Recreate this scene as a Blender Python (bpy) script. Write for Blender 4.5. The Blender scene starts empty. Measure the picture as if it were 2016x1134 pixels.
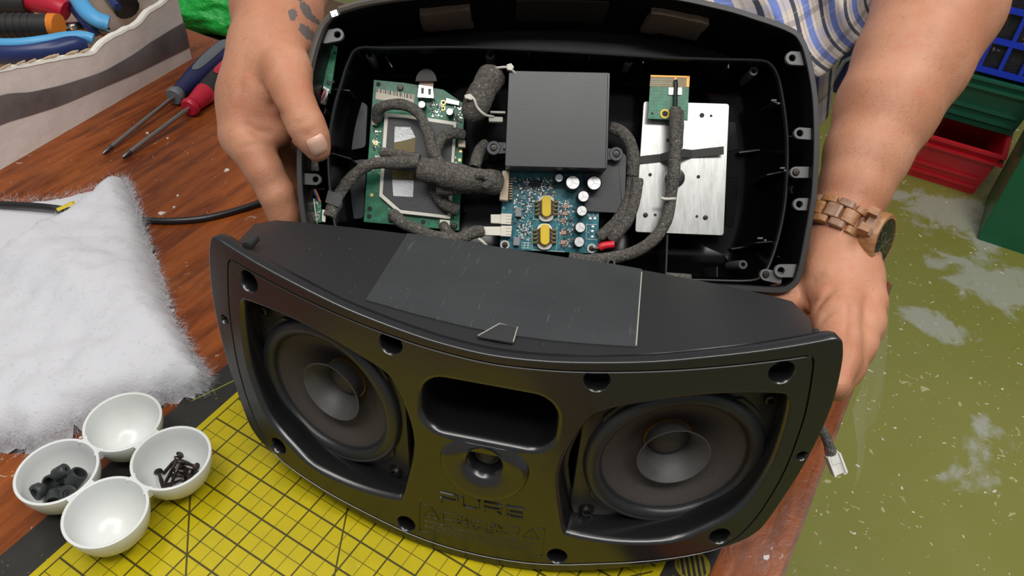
import bpy, bmesh, math, random
import numpy as np
from mathutils import Vector, Matrix, noise
from mathutils.geometry import delaunay_2d_cdt

scene = bpy.context.scene
col = scene.collection
random.seed(7)
rng = np.random.default_rng(11)

# ---------------------------------------------------------------- camera
FPX = 1566.96                                   # focal length in pixels of the 2016 px wide frame
CAM = np.array([0.0, 0.0, 0.5536])
AX_R = np.array([0.99895, 0.03109, 0.03363])
AX_F = np.array([0.0, 0.73434, -0.67878])
AX_R -= AX_F * AX_R.dot(AX_F); AX_R /= np.linalg.norm(AX_R)
AX_F /= np.linalg.norm(AX_F)
AX_U = np.cross(AX_R, AX_F)
cam_data = bpy.data.cameras.new('camera'); cam_data.sensor_width = 36.0
cam_data.lens = 36.0 * FPX / 2016.0; cam_data.clip_start = 0.02
cam = bpy.data.objects.new('camera', cam_data); col.objects.link(cam)
cam.matrix_world = Matrix((
    (AX_R[0], AX_U[0], -AX_F[0], CAM[0]), (AX_R[1], AX_U[1], -AX_F[1], CAM[1]),
    (AX_R[2], AX_U[2], -AX_F[2], CAM[2]), (0, 0, 0, 1)))
scene.camera = cam

# ---------------------------------------------------------------- world, lamps, exposure
world = bpy.data.worlds.new('room_light'); scene.world = world; world.use_nodes = True
bg = world.node_tree.nodes['Background']
bg.inputs['Color'].default_value = (0.93, 0.96, 1.0, 1); bg.inputs['Strength'].default_value = 0.24
def area(name, loc, target, sx, sy, power, color=(1, 1, 1)):
    d = bpy.data.lights.new(name, 'AREA'); d.shape = 'RECTANGLE'; d.size = sx; d.size_y = sy
    d.energy = power; d.color = color
    o = bpy.data.objects.new(name, d); col.objects.link(o); o.location = loc
    o.rotation_euler = (Vector(target) - Vector(loc)).to_track_quat('-Z', 'Y').to_euler()
    return o
area('ceiling_tube_light', (-0.75, 0.35, 2.15), (-0.75, 0.35, 0), 0.40, 1.6, 17, (1.0, 0.97, 0.92))
area('ceiling_tube_light', (1.15, 0.75, 2.15), (1.15, 0.75, 0), 0.40, 1.6, 26, (1.0, 0.97, 0.92))
area('ceiling_tube_light', (0.25, -0.35, 2.15), (0.25, -0.35, 0), 1.6, 0.40, 24, (1.0, 0.98, 0.95))
vs = scene.view_settings
vs.view_transform = 'Standard'; vs.look = 'None'; vs.gamma = 1.0; vs.use_curve_mapping = False
vs.exposure = 0.12

# ---------------------------------------------------------------- helpers: measured points
def ray(u, v): return AX_F + AX_R * ((u - 1008) / FPX) - AX_U * ((v - 567) / FPX)
def at(u, v, depth): return CAM + ray(u, v) * depth                       # point at a distance in front of the lens
def onz(u, v, z=0.0):                                                     # point on a level surface
    d = ray(u, v); return CAM + d * ((z - CAM[2]) / d[2])
def onplane(u, v, p, n):
    d = ray(u, v); p = np.asarray(p, float); n = np.asarray(n, float)
    return CAM + d * (((p - CAM) @ n) / (d @ n))
GX = np.array([0.871523, -0.490355, 0.0]); GY = np.array([0.490355, 0.871523, 0.0])
G0 = np.array([-0.248231, 0.417681, 0.0]); INCH = 0.0254
def grid(u, v, z=0.0): return G0 + GX * (u * INCH) + GY * (v * INCH) + np.array([0, 0, z])

# ---------------------------------------------------------------- helpers: materials
def _tex(nt, kind, coord, scale, **kw):
    n = nt.nodes.new(kind); nt.links.new(coord, n.inputs['Vector'])
    n.inputs['Scale'].default_value = scale
    for k, val in kw.items(): n.inputs[k].default_value = val
    return n
def rgba(c): return (c[0], c[1], c[2], 1.0)
def material(name, color, rough=0.5, metal=0.0, var=None, bump=None, spec=0.5, sss=0.0, trans=0.0, alpha=1.0,
             stretch=None, coat=0.0, ior=None, flecks=None, rvar=0.0, sheen=0.0):
    """var=(color2, scale, lo, hi)  bump=(scale, strength[, distance])  flecks=(color, scale, threshold)"""
    m = bpy.data.materials.new(name); m.use_nodes = True; nt = m.node_tree
    b = nt.nodes['Principled BSDF']
    b.inputs['Base Color'].default_value = rgba(color); b.inputs['Roughness'].default_value = rough
    b.inputs['Metallic'].default_value = metal; b.inputs['Specular IOR Level'].default_value = spec
    if ior: b.inputs['IOR'].default_value = ior
    b.inputs['Transmission Weight'].default_value = trans; b.inputs['Alpha'].default_value = alpha
    b.inputs['Coat Weight'].default_value = coat
    if sheen: b.inputs['Sheen Weight'].default_value = sheen
    if sss:
        b.inputs['Subsurface Weight'].default_value = sss
        b.inputs['Subsurface Radius'].default_value = (0.012, 0.005, 0.003); b.inputs['Subsurface Scale'].default_value = 0.35
    tc = nt.nodes.new('ShaderNodeTexCoord'); coord = tc.outputs['Object']
    if stretch:
        mp = nt.nodes.new('ShaderNodeMapping'); mp.inputs['Scale'].default_value = stretch
        nt.links.new(coord, mp.inputs['Vector']); coord = mp.outputs['Vector']
    last = None
    if var:
        t = _tex(nt, 'ShaderNodeTexNoise', coord, var[1], Detail=6.0, Roughness=0.6)
        r = nt.nodes.new('ShaderNodeValToRGB')
        r.color_ramp.elements[0].position = var[2] if len(var) > 2 else 0.35
        r.color_ramp.elements[1].position = var[3] if len(var) > 3 else 0.65
        r.color_ramp.elements[0].color = rgba(color); r.color_ramp.elements[1].color = rgba(var[0])
        nt.links.new(t.outputs['Fac'], r.inputs['Fac']); last = r.outputs['Color']
        nt.links.new(last, b.inputs['Base Color'])
    if flecks:
        t = _tex(nt, 'ShaderNodeTexNoise', coord, flecks[1], Detail=2.0, Roughness=0.5)
        g = nt.nodes.new('ShaderNodeMapRange'); g.inputs['From Min'].default_value = flecks[2]; g.inputs['From Max'].default_value = flecks[2] + 0.03
        nt.links.new(t.outputs['Fac'], g.inputs['Value'])
        mx = nt.nodes.new('ShaderNodeMix'); mx.data_type = 'RGBA'
        nt.links.new(g.outputs['Result'], mx.inputs['Factor'])
        if last: nt.links.new(last, mx.inputs['A'])
        else: mx.inputs['A'].default_value = rgba(color)
        mx.inputs['B'].default_value = rgba(flecks[0]); last = mx.outputs['Result']
        nt.links.new(last, b.inputs['Base Color'])
    if rvar:
        t = _tex(nt, 'ShaderNodeTexNoise', coord, 25.0, Detail=4.0)
        g = nt.nodes.new('ShaderNodeMapRange'); g.inputs['To Min'].default_value = rough - rvar; g.inputs['To Max'].default_value = rough + rvar
        nt.links.new(t.outputs['Fac'], g.inputs['Value']); nt.links.new(g.outputs['Result'], b.inputs['Roughness'])
    if bump:
        t = _tex(nt, 'ShaderNodeTexNoise', coord, bump[0], Detail=5.0, Roughness=0.6)
        bp = nt.nodes.new('ShaderNodeBump'); bp.inputs['Strength'].default_value = bump[1]
        bp.inputs['Distance'].default_value = bump[2] if len(bump) > 2 else 0.001
        nt.links.new(t.outputs['Fac'], bp.inputs['Height']); nt.links.new(bp.outputs['Normal'], b.inputs['Normal'])
    return m
class NG:
    """small node-graph helper for maths on a material"""
    def __init__(s, m): s.m = m; s.nt = m.node_tree; s.b = s.nt.nodes['Principled BSDF']
    def new(s, t): return s.nt.nodes.new(t)
    def link(s, a, b): s.nt.links.new(a, b)
    def math(s, op, a, b=None, c=None):
        n = s.new('ShaderNodeMath'); n.operation = op
        for i, x in enumerate((a, b, c)):
            if x is None: continue
            if isinstance(x, (int, float)): n.inputs[i].default_value = x
            else: s.link(x, n.inputs[i])
        return n.outputs[0]
    def mix(s, f, a, b):
        n = s.new('ShaderNodeMix'); n.data_type = 'RGBA'
        for key, x in (('Factor', f), ('A', a), ('B', b)):
            if isinstance(x, (int, float)): n.inputs[key].default_value = x
            elif isinstance(x, tuple): n.inputs[key].default_value = rgba(x)
            else: s.link(x, n.inputs[key])
        return n.outputs['Result']
    def coords(s, kind='Object'):
        tc = s.new('ShaderNodeTexCoord'); sp = s.new('ShaderNodeSeparateXYZ'); s.link(tc.outputs[kind], sp.inputs[0])
        return tc.outputs[kind], sp.outputs[0], sp.outputs[1], sp.outputs[2]
    def noise(s, coord, scale, detail=4.0, rough=0.55, dist=0.0):
        n = s.new('ShaderNodeTexNoise'); s.link(coord, n.inputs['Vector']); n.inputs['Scale'].default_value = scale
        n.inputs['Detail'].default_value = detail; n.inputs['Roughness'].default_value = rough; n.inputs['Distortion'].default_value = dist
        return n.outputs['Fac']
    def step(s, x, lo, hi):
        n = s.new('ShaderNodeMapRange'); n.interpolation_type = 'SMOOTHSTEP'; s.link(x, n.inputs['Value'])
        n.inputs['From Min'].default_value = lo; n.inputs['From Max'].default_value = hi
        return n.outputs['Result']
    def color(s, c): s.link(c, s.b.inputs['Base Color'])
    def bump(s, h, strength, dist=0.001):
        n = s.new('ShaderNodeBump'); n.inputs['Strength'].default_value = strength; n.inputs['Distance'].default_value = dist
        s.link(h, n.inputs['Height']); s.link(n.outputs['Normal'], s.b.inputs['Normal'])

# ---------------------------------------------------------------- helpers: objects
def link(o, parent=None):
    col.objects.link(o)
    if parent is not None: o.parent = parent
    return o
def tag(o, label=None, cat=None, group=None, kind=None):
    if label: o['label'] = label
    if cat: o['category'] = cat
    if group: o['group'] = group
    if kind: o['kind'] = kind
    return o
def empty(name, matrix=None, label=None, cat=None, group=None):
    o = bpy.data.objects.new(name, None); o.empty_display_size = 0.02; col.objects.link(o)
    if matrix is not None: o.matrix_world = matrix
    return tag(o, label, cat, group)
def frame(origin, x, y, z):
    return Matrix(((x[0], y[0], z[0], origin[0]), (x[1], y[1], z[1], origin[1]), (x[2], y[2], z[2], origin[2]), (0, 0, 0, 1)))
def copy_tree(o, parent=None):
    c = o.copy(); col.objects.link(c); c.parent = parent
    for ch in o.children: copy_tree(ch, c)
    return c
def smooth_closed(pts, n=8):
    """closed Catmull-Rom through 2-D/3-D points"""
    P = np.asarray(pts, float); N = len(P); out = []
    for i in range(N):
        p0, p1, p2, p3 = P[i - 1], P[i], P[(i + 1) % N], P[(i + 2) % N]
        for k in range(n):
            t = k / n
            out.append(0.5 * (2 * p1 + (p2 - p0) * t + (2 * p0 - 5 * p1 + 4 * p2 - p3) * t * t + (3 * p1 - p0 - 3 * p2 + p3) * t ** 3))
    return np.array(out)
def smooth_open(pts, n=8):
    P = np.asarray(pts, float)
    P = np.vstack([2 * P[0] - P[1], P, 2 * P[-1] - P[-2]]); out = []
    for i in range(1, len(P) - 2):
        p0, p1, p2, p3 = P[i - 1], P[i], P[i + 1], P[i + 2]
        for k in range(n):
            t = k / n
            out.append(0.5 * (2 * p1 + (p2 - p0) * t + (2 * p0 - 5 * p1 + 4 * p2 - p3) * t * t + (3 * p1 - p0 - 3 * p2 + p3) * t ** 3))
    out.append(P[-2]); return np.array(out)
def offset_loop(loop, d):
    """move every point of a closed ccw 2-D loop inward by d"""
    L = np.asarray(loop); t = np.roll(L, -1, 0) - np.roll(L, 1, 0)
    t /= np.linalg.norm(t, axis=1)[:, None] + 1e-12
    return L + np.stack([-t[:, 1], t[:, 0]], 1) * d
def rrect(w, h, r, n=5, cx=0.0, cy=0.0):
    out = []
    for sx, sy, a0 in ((1, -1, -90), (1, 1, 0), (-1, 1, 90), (-1, -1, 180)):
        for k in range(n + 1):
            a = math.radians(a0 + 90 * k / n)
            out.append((cx + sx * (w / 2 - r) + r * math.cos(a), cy + sy * (h / 2 - r) + r * math.sin(a)))
    return np.array(out)
class MB:
    """collects vertices and faces for one mesh"""
    def __init__(s): s.v = []; s.f = []
    def add(s, verts, faces):
        o = len(s.v); s.v += [tuple(float(c) for c in p) for p in verts]; s.f += [tuple(i + o for i in f) for f in faces]; return s
    def box(s, c, size, R=None):
        x, y, z = size[0] / 2, size[1] / 2, size[2] / 2
        v = np.array([(-x, -y, -z), (x, -y, -z), (x, y, -z), (-x, y, -z), (-x, -y, z), (x, -y, z), (x, y, z), (-x, y, z)])
        if R is not None: v = v @ np.asarray(R).T
        return s.add(v + np.asarray(c), [(0, 3, 2, 1), (4, 5, 6, 7), (0, 1, 5, 4), (1, 2, 6, 5), (2, 3, 7, 6), (3, 0, 4, 7)])
    def loft(s, loops, closed=True, cap0=False, cap1=False):
        n = len(loops[0]); v = np.vstack([np.asarray(l, float) for l in loops]); f = []
        for i in range(len(loops) - 1):
            for j in range(n if closed else n - 1):
                k = (j + 1) % n; f.append((i * n + j, i * n + k, (i + 1) * n + k, (i + 1) * n + j))
        if cap0: f.append(tuple(range(n - 1, -1, -1)))
        if cap1: f.append(tuple((len(loops) - 1) * n + j for j in range(n)))
        return s.add(v, f)
    def tube(s, path, r, n=10, cap=True, squash=1.0):
        P = np.asarray(path, float); N = len(P)
        R = np.full(N, r) if np.isscalar(r) else np.asarray(r, float)
        T = np.gradient(P, axis=0); T /= np.linalg.norm(T, axis=1)[:, None] + 1e-12
        up = np.array([0, 0, 1.0]) if abs(T[0][2]) < 0.9 else np.array([1.0, 0, 0])
        a = np.cross(T[0], up); a /= np.linalg.norm(a); loops = []
        for i in range(N):
            a = a - T[i] * (a @ T[i]); a /= np.linalg.norm(a) + 1e-12; b = np.cross(T[i], a)
            loops.append([P[i] + (a * math.cos(2 * math.pi * k / n) + b * squash * math.sin(2 * math.pi * k / n)) * R[i] for k in range(n)])
        return s.loft(loops, True, cap, cap)
    def cyl(s, a, b, r0, r1=None, n=16, cap=True): return s.tube([a, b], [r0, r0 if r1 is None else r1], n, cap)
    def lathe(s, prof, n=32, M=None, cap0=False, cap1=False):
        """prof: (radius, height) pairs around local z"""
        loops = [[(r * math.cos(2 * math.pi * k / n), r * math.sin(2 * math.pi * k / n), h) for k in range(n)] for r, h in prof]
        if M is not None: loops = [[tuple(M @ Vector(p)) for p in l] for l in loops]
        return s.loft(loops, True, cap0, cap1)
    def prism(s, poly, z0, z1, M=None):
        n = len(poly); lo = [(p[0], p[1], z0) for p in poly]; hi = [(p[0], p[1], z1) for p in poly]
        if M is not None: lo = [tuple(M @ Vector(p)) for p in lo]; hi = [tuple(M @ Vector(p)) for p in hi]
        return s.loft([lo, hi], True, True, True)
    def mapped(s, fn): s.v = [tuple(fn(np.array(p))) for p in s.v]; return s
    def build(s, name, mat, parent=None, smooth=True, angle=35, kind=None, label=None, fix=True):
        me = bpy.data.meshes.new(name); me.from_pydata(s.v, [], s.f); me.update()
        if fix:
            bm = bmesh.new(); bm.from_mesh(me); bmesh.ops.recalc_face_normals(bm, faces=bm.faces); bm.to_mesh(me); bm.free()
        if mat: me.materials.append(mat)
        if smooth:
            me.polygons.foreach_set('use_smooth', [True] * len(me.polygons))
            me.set_sharp_from_angle(angle=math.radians(angle))
        o = bpy.data.objects.new(name, me); link(o, parent)
        return tag(o, label, None, None, kind)
# ================================================================ SETTING
FLOOR_Z = -0.75
GRID_M = frame(G0, GX, GY, (0, 0, 1))
# floor: olive paint, worn to grey concrete in patches, with drips and chips
m = material('floor_paint', (0.150, 0.150, 0.032), 0.32); g = NG(m); co, X, Y, Z = g.coords()
base = g.mix(g.noise(co, 2.2, 5), (0.215, 0.220, 0.040), (0.290, 0.285, 0.070))
worn = g.step(g.math('ADD', g.noise(co, 2.6, 6, 0.62, 0.4), g.math('MULTIPLY', g.noise(co, 21, 3), 0.12)), 0.66, 0.74)
for (pu, pv, rx_, ry_) in ((1880, 425, .20, .11), (1960, 560, .16, .10), (1840, 640, .10, .05)):
    pc = onz(pu, pv, FLOOR_Z) - np.array((1.0, 1.2, FLOOR_Z)); px_, py_ = pc @ GX, pc @ GY
    q = g.math('SQRT', g.math('ADD', g.math('POWER', g.math('DIVIDE', g.math('SUBTRACT', X, float(px_)), rx_), 2.0), g.math('POWER', g.math('DIVIDE', g.math('SUBTRACT', Y, float(py_)), ry_), 2.0)))
    q = g.math('ADD', q, g.math('MULTIPLY', g.math('SUBTRACT', g.noise(co, 11, 6, .65, .5), .5), 3.2))
    worn = g.math('MAXIMUM', worn, g.math('MULTIPLY', g.math('SUBTRACT', 1.0, g.step(q, .55, 1.05)), .8))
c1 = g.mix(g.math('MULTIPLY', worn, 0.75), base, (0.50, 0.51, 0.48))
fl = g.step(g.noise(co, 33, 3, 0.5, 1.6), 0.675, 0.70)
fl2 = g.step(g.noise(co, 62, 2, 0.5, 0.6), 0.70, 0.72)
c2 = g.mix(g.math('MULTIPLY', fl, 0.7), c1, (0.62, 0.58, 0.32)); c3 = g.mix(fl2, c2, (0.75, 0.73, 0.62))
g.color(c3); g.bump(g.noise(co, 40, 5), 0.25, 0.003)
g.link(g.math('ADD', g.math('MULTIPLY', g.noise(co, 9, 4), 0.35), 0.12), g.b.inputs['Roughness'])
FLOOR_MAT = m
fb = MB(); fb.box((0, 0, -0.05), (9, 9, 0.10))
o = fb.build('floor', FLOOR_MAT, None, False); o.matrix_world = frame((1.0, 1.2, FLOOR_Z), GX, GY, (0, 0, 1)); tag(o, None, None, None, 'structure')

WALLM = material('painted_wall', (0.55, 0.54, 0.50), 0.8, var=((0.48, 0.47, 0.43), 3), bump=(50, .2))
wb = MB(); wb.box((0, 4.4, 1.25), (9, 0.1, 2.5)); o = wb.build('wall_back', WALLM, None, False); o.matrix_world = frame((1.0, 1.2, FLOOR_Z), GX, GY, (0, 0, 1)); tag(o, None, None, None, 'structure')
# work table
m = material('table_wood', (0.17, 0.05, 0.02), 0.3, spec=0.28); g = NG(m); co, X, Y, Z = g.coords()
mp = g.new('ShaderNodeMapping'); mp.inputs['Scale'].default_value = (1.0, 0.13, 1.0); g.link(co, mp.inputs['Vector'])
gr = g.noise(mp.outputs['Vector'], 95, 7, 0.65, 0.5); gr2 = g.noise(mp.outputs['Vector'], 17, 4, 0.55, 1.2)
w = g.mix(g.step(gr, 0.30, 0.72), (0.085, 0.018, 0.0050), (0.27, 0.066, 0.014))
w = g.mix(g.math('MULTIPLY', g.step(gr2, 0.42, 0.68), 0.55), w, (0.33, 0.088, 0.017))
blotch = g.step(g.noise(co, 7, 5, 0.6), 0.48, 0.72)
w = g.mix(g.math('MULTIPLY', blotch, 0.35), w, (0.40, 0.135, 0.036))
scr = g.step(g.noise(co, 105, 3, 0.5, 1.5), 0.70, 0.73)
w = g.mix(g.math('MULTIPLY', scr, 0.75), w, (0.42, 0.33, 0.27))
g.color(w)
g.link(g.math('ADD', g.math('MULTIPLY', g.noise(co, 26, 5), 0.30), 0.14), g.b.inputs['Roughness'])
g.bump(g.noise(co, 38, 5, 0.6, 0.8), 0.22, 0.0025)
WOOD = m
tbl = empty('work_table', frame(grid(18.05, 20.05, -0.0035), GX, GY, (0, 0, 1)), 'red-brown wooden work table with a scuffed top', 'table')
IN = INCH
tb = MB(); tb.box((-32 * IN, -21 * IN, -0.0125), (64 * IN, 42 * IN, 0.025)); tb.build('table_top', WOOD, tbl, False)
DARKWOOD = material('table_edge', (0.20, 0.075, 0.03), 0.45, var=((0.10, 0.035, 0.014), 30), bump=(60, 0.2))
tb = MB(); tb.box((0.0015, -21 * IN, -0.0125), (0.003, 42 * IN, 0.0242)); tb.build('edge_strip', DARKWOOD, tbl, False)
tb = MB(); tb.box((-32 * IN, 0.0015, -0.0125), (64 * IN, 0.003, 0.0242)); tb.build('edge_strip', DARKWOOD, tbl, False)
for lx, ly in ((-4, -4), (-60, -4), (-4, -38), (-60, -38)):
    tb = MB(); tb.box((lx * IN, ly * IN, -0.025 - 0.36075), (0.05, 0.05, 0.7215)); tb.build('leg', DARKWOOD, tbl, False)
for a, b_ in (((-4, -4), (-60, -4)), ((-4, -38), (-60, -38)), ((-4, -4), (-4, -38)), ((-60, -4), (-60, -38))):
    tb = MB(); cx, cy = (a[0] + b_[0]) / 2 * IN, (a[1] + b_[1]) / 2 * IN
    tb.box((cx, cy, -0.065), (abs(a[0] - b_[0]) * IN + 0.02, abs(a[1] - b_[1]) * IN + 0.02, 0.07)); tb.build('apron', DARKWOOD, tbl, False)

# cutting mat
m = material('mat_print', (0.5, 0.42, 0.01), 0.33, spec=0.25); g = NG(m); co, X, Y, Z = g.coords()
U = g.math('DIVIDE', X, INCH); V = g.math('DIVIDE', Y, INCH)
def near_int(x, off):
    a = g.math('ADD', x, 100.5 + off); a = g.math('FRACT', a); return g.math('ABSOLUTE', g.math('SUBTRACT', a, 0.5))
def line(dst, w): return g.math('SUBTRACT', 1.0, g.step(dst, w * 0.65, w * 1.35))
bold = g.math('MAXIMUM', line(near_int(U, 0), 0.026), line(near_int(V, 0), 0.031))
thin = g.math('MAXIMUM', line(near_int(U, 0.5), 0.012), line(near_int(V, 0.5), 0.015))
d45 = g.math('MULTIPLY', g.math('ABSOLUTE', g.math('ADD', g.math('ADD', U, V), 1.0)), 0.7071)
d60 = g.math('ABSOLUTE', g.math('ADD', g.math('MULTIPLY', g.math('SUBTRACT', U, 6.0), 0.8660), g.math('MULTIPLY', g.math('ADD', V, 0.42), 0.5)))
d45b = g.math('MULTIPLY', g.math('ABSOLUTE', g.math('SUBTRACT', g.math('SUBTRACT', U, V), 12.0)), 0.7071)
diag = g.math('MAXIMUM', g.math('MAXIMUM', line(d45, 0.028), line(d60, 0.026)), line(d45b, 0.026))
def inside(x, lo, hi, s=0.012): return g.math('MULTIPLY', g.step(x, lo - s, lo + s), g.math('SUBTRACT', 1.0, g.step(x, hi - s, hi + s)))
in_grid = g.math('MULTIPLY', inside(U, -0.03, 14.8), inside(V, -14.03, 8.03))
ink = g.math('MULTIPLY', g.math('MAXIMUM', g.math('MAXIMUM', bold, g.math('MULTIPLY', thin, 0.8)), diag), in_grid)
in_yel = g.math('MULTIPLY', inside(U, -0.25, 15.02), inside(V, -14.25, 8.25))
stain = g.noise(co, 30, 5, 0.6); fine = g.noise(co, 260, 3)
yel = g.mix(g.step(stain, 0.25, 0.8), (0.50, 0.40, 0.006), (0.42, 0.345, 0.008))
yel = g.mix(g.math('MULTIPLY', g.step(g.noise(co, 240, 2, 0.5, 1.0), 0.70, 0.74), 0.6), yel, (0.66, 0.56, 0.10))
blk = g.mix(g.noise(co, 60, 4), (0.022, 0.021, 0.019), (0.038, 0.036, 0.031))
cutm = g.math('MULTIPLY', g.step(g.noise(co, 130, 2, 0.4, 2.2), 0.735, 0.755), 0.55)
blk = g.mix(cutm, blk, (0.26, 0.25, 0.03))
def scratch(u0, v0, u1, v1, w):
    L = math.hypot(u1 - u0, v1 - v0); tx, ty = (u1 - u0) / L, (v1 - v0) / L
    du = g.math('SUBTRACT', U, u0); dv = g.math('SUBTRACT', V, v0)
    al = g.math('ADD', g.math('MULTIPLY', du, tx), g.math('MULTIPLY', dv, ty))
    ac = g.math('ABSOLUTE', g.math('SUBTRACT', g.math('MULTIPLY', du, ty), g.math('MULTIPLY', dv, tx)))
    return g.math('MULTIPLY', line(ac, w), inside(al, 0.0, L, 0.1))
blk = g.mix(g.math('MULTIPLY', scratch(-1.25, 0.1, -0.62, 1.75, 0.018), 0.75), blk, (0.40, 0.37, 0.03))
blk = g.mix(g.math('MULTIPLY', scratch(-1.12, 0.85, -0.78, 0.72, 0.012), 0.5), blk, (0.35, 0.33, 0.05))
rr = g.math('SQRT', g.math('ADD', g.math('POWER', g.math('SUBTRACT', U, 15.72), 2.0), g.math('POWER', g.math('SUBTRACT', V, 3.62), 2.0)))
hatch = line(near_int(g.math('MULTIPLY', g.math('ADD', U, g.math('MULTIPLY', V, 0.6)), 5.5), 0.0), 0.2)
disc = g.math('MULTIPLY', g.math('SUBTRACT', 1.0, g.step(rr, 0.50, 0.54)), g.math('MAXIMUM', hatch, g.step(rr, 0.43, 0.46)))
blk = g.mix(g.math('MULTIPLY', disc, 0.6), blk, (0.34, 0.28, 0.02))
c = g.mix(in_yel, blk, yel); c = g.mix(g.math('MULTIPLY', ink, 0.93), c, (0.028, 0.024, 0.008)); g.color(c)
g.bump(fine, 0.12, 0.0003); g.link(g.math('ADD', g.math('MULTIPLY', stain, 0.12), 0.27), g.b.inputs['Roughness'])
MATMAT = m
mb = MB(); mb.prism(rrect(17.75 * IN, 24.3 * IN, 0.25 * IN, 4, 7.395 * IN, -3.0 * IN), -0.0034, 0.0)
o = mb.build('cutting_mat', MATMAT, None, True, 30); o.matrix_world = GRID_M
tag(o, 'yellow gridded self-healing cutting mat with a black border under the speaker front', 'cutting mat')

# loose flakes of paint on the table
FLAKE = material('paint_flake', (0.62, 0.57, 0.52), 0.7, bump=(300, 0.4))
flk = [(447, 335, .009), (350, 385, .004), (318, 420, .010), (343, 408, .005), (341, 612, .006), (420, 822, .008), (440, 812, .006), (330, 272, .004), (290, 262, .005), (160, 862, .006), (1508, 1098, .007), (1436, 1037, .005)]
for i, (u, v, s) in enumerate(flk):
    p = onz(u, v, -0.0035 + 0.0006); mb = MB(); n = 7
    ring = [(s / 2 * (0.55 + 0.6 * rng.random()) * math.cos(2 * math.pi * k / n), s / 2 * (0.35 + 0.5 * rng.random()) * math.sin(2 * math.pi * k / n)) for k in range(n)]
    mb.loft([[(x, y, -0.0006) for x, y in ring], [(x * .9, y * .9, 0.0004 + 0.0006 * rng.random()) for x, y in ring]], True, True, True)
    o = mb.build('paint_flake', FLAKE, None, False); o.location = p; o.rotation_euler = (0, 0, rng.random() * 3)
    tag(o, 'tiny pale flake of paint lying on the brown table top', 'debris', 'paint flakes on the table')
# ================================================================ SPEAKER FRONT (baffle with its enclosure)
PLASTIC = material('black_satin_plastic', (0.007, 0.007, 0.0075), 0.27, spec=1.0, rvar=0.03)
PLASTIC_M = material('black_moulded_plastic', (0.020, 0.020, 0.021), 0.46, bump=(900, 0.08, 0.0004), flecks=((0.30, 0.30, 0.28), 520, 0.765))
PLASTIC_D = material('black_gloss_plastic', (0.006, 0.006, 0.0065), 0.2, rvar=0.06)
SCREWMAT = material('black_oxide_screw', (0.055, 0.047, 0.042), 0.33, 0.85)
BQ = np.array([[0.981185, 0.191766, 0.022421], [-0.191734, 0.954146, 0.229876], [0.02269, -0.22985, 0.972962]])
BT = np.array([-0.015678, 0.295047, 0.0012]); BR = 0.609267
front = empty('loudspeaker', frame(BT, BQ[:, 0], BQ[:, 1], BQ[:, 2]),
              'black speaker front panel with two woofers standing on the yellow cutting mat', 'speaker')
def bl(s, h, d=0.0):
    r = BR - d; return np.array([math.sin(s / BR) * r, BR - math.cos(s / BR) * r, h])
HALF = [(0, .187), (.03, .1885), (.0565, .1914), (.1, .1975), (.1348, .204), (.165, .2095), (.195, .2155), (.207, .2180), (.2135, .2172), (.2168, .2110), (.220, .196), (.222, .165), (.2175, .125), (.209, .09), (.2, .062), (.194, .053), (.186, .0465), (.169, .0380), (.137, .026), (.09, .0130), (.045, .0045), (0, .0015)]
def sym(half):  # right half top->bottom, closed ccw loop (s,h)
    r = half[::-1]; return np.array(r + [(-s, h) for s, h in half[1:-1]])
outer = smooth_closed(sym(HALF), 4)
GHALF = [(0, .1808), (.03, .1822), (.0594, .185), (.1057, .1912), (.1517, .1985), (.185, .2040), (.1945, .2055), (.1990, .2030), (.2012, .195), (.2044, .170), (.2052, .148), (.2030, .112), (.1955, .078), (.187, .0575), (.179, .0465), (.165, .0375), (.130, .0275), (.0885, .0192), (.045, .0110), (0, .0085)]
groove = smooth_closed(sym(GHALF), 4)
def loft_sd(mb, loops):  # loops of (loop2d, depth)
    mb.loft([[bl(p[0], p[1], d) for p in L] for L, d in loops])
def fill_sd(mb, outer_loop, holes, d=0.0, step=0.011):
    """triangulated curved skin between an outline and its holes"""
    pts = [tuple(p) for p in outer_loop]; n0 = len(pts); edges = [(i, (i + 1) % n0) for i in range(n0)]
    for hl in holes:
        o = len(pts); n = len(hl); pts += [tuple(p) for p in hl]; edges += [(o + i, o + (i + 1) % n) for i in range(n)]
    L = np.asarray(outer_loop); x0, y0 = L.min(0); x1, y1 = L.max(0)
    def insideq(p, poly):
        c = False; n = len(poly); j = n - 1
        for i in range(n):
            if (poly[i][1] > p[1]) != (poly[j][1] > p[1]) and p[0] < (poly[j][0] - poly[i][0]) * (p[1] - poly[i][1]) / (poly[j][1] - poly[i][1]) + poly[i][0]: c = not c
            j = i
        return c
    allp = np.array(pts)
    for x in np.arange(x0, x1, step):
        for y in np.arange(y0, y1, step):
            if np.min((allp[:, 0] - x) ** 2 + (allp[:, 1] - y) ** 2) > (0.45 * step) ** 2: pts.append((x, y))
    vo, eo, fo, *_ = delaunay_2d_cdt([Vector(p) for p in pts], edges, [], 0, 1e-7)
    V = [(p.x, p.y) for p in vo]; F = []
    for f in fo:
        cxy = (sum(V[i][0] for i in f) / len(f), sum(V[i][1] for i in f) / len(f))
        if insideq(cxy, outer_loop) and not any(insideq(cxy, h) for h in holes): F.append(tuple(f))
    mb.add([bl(p[0], p[1], d) for p in V], F)
def circ(cs, ch, r, n=28): return np.array([(cs + r * math.cos(2 * math.pi * k / n), ch + r * math.sin(2 * math.pi * k / n)) for k in range(n)])

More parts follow.
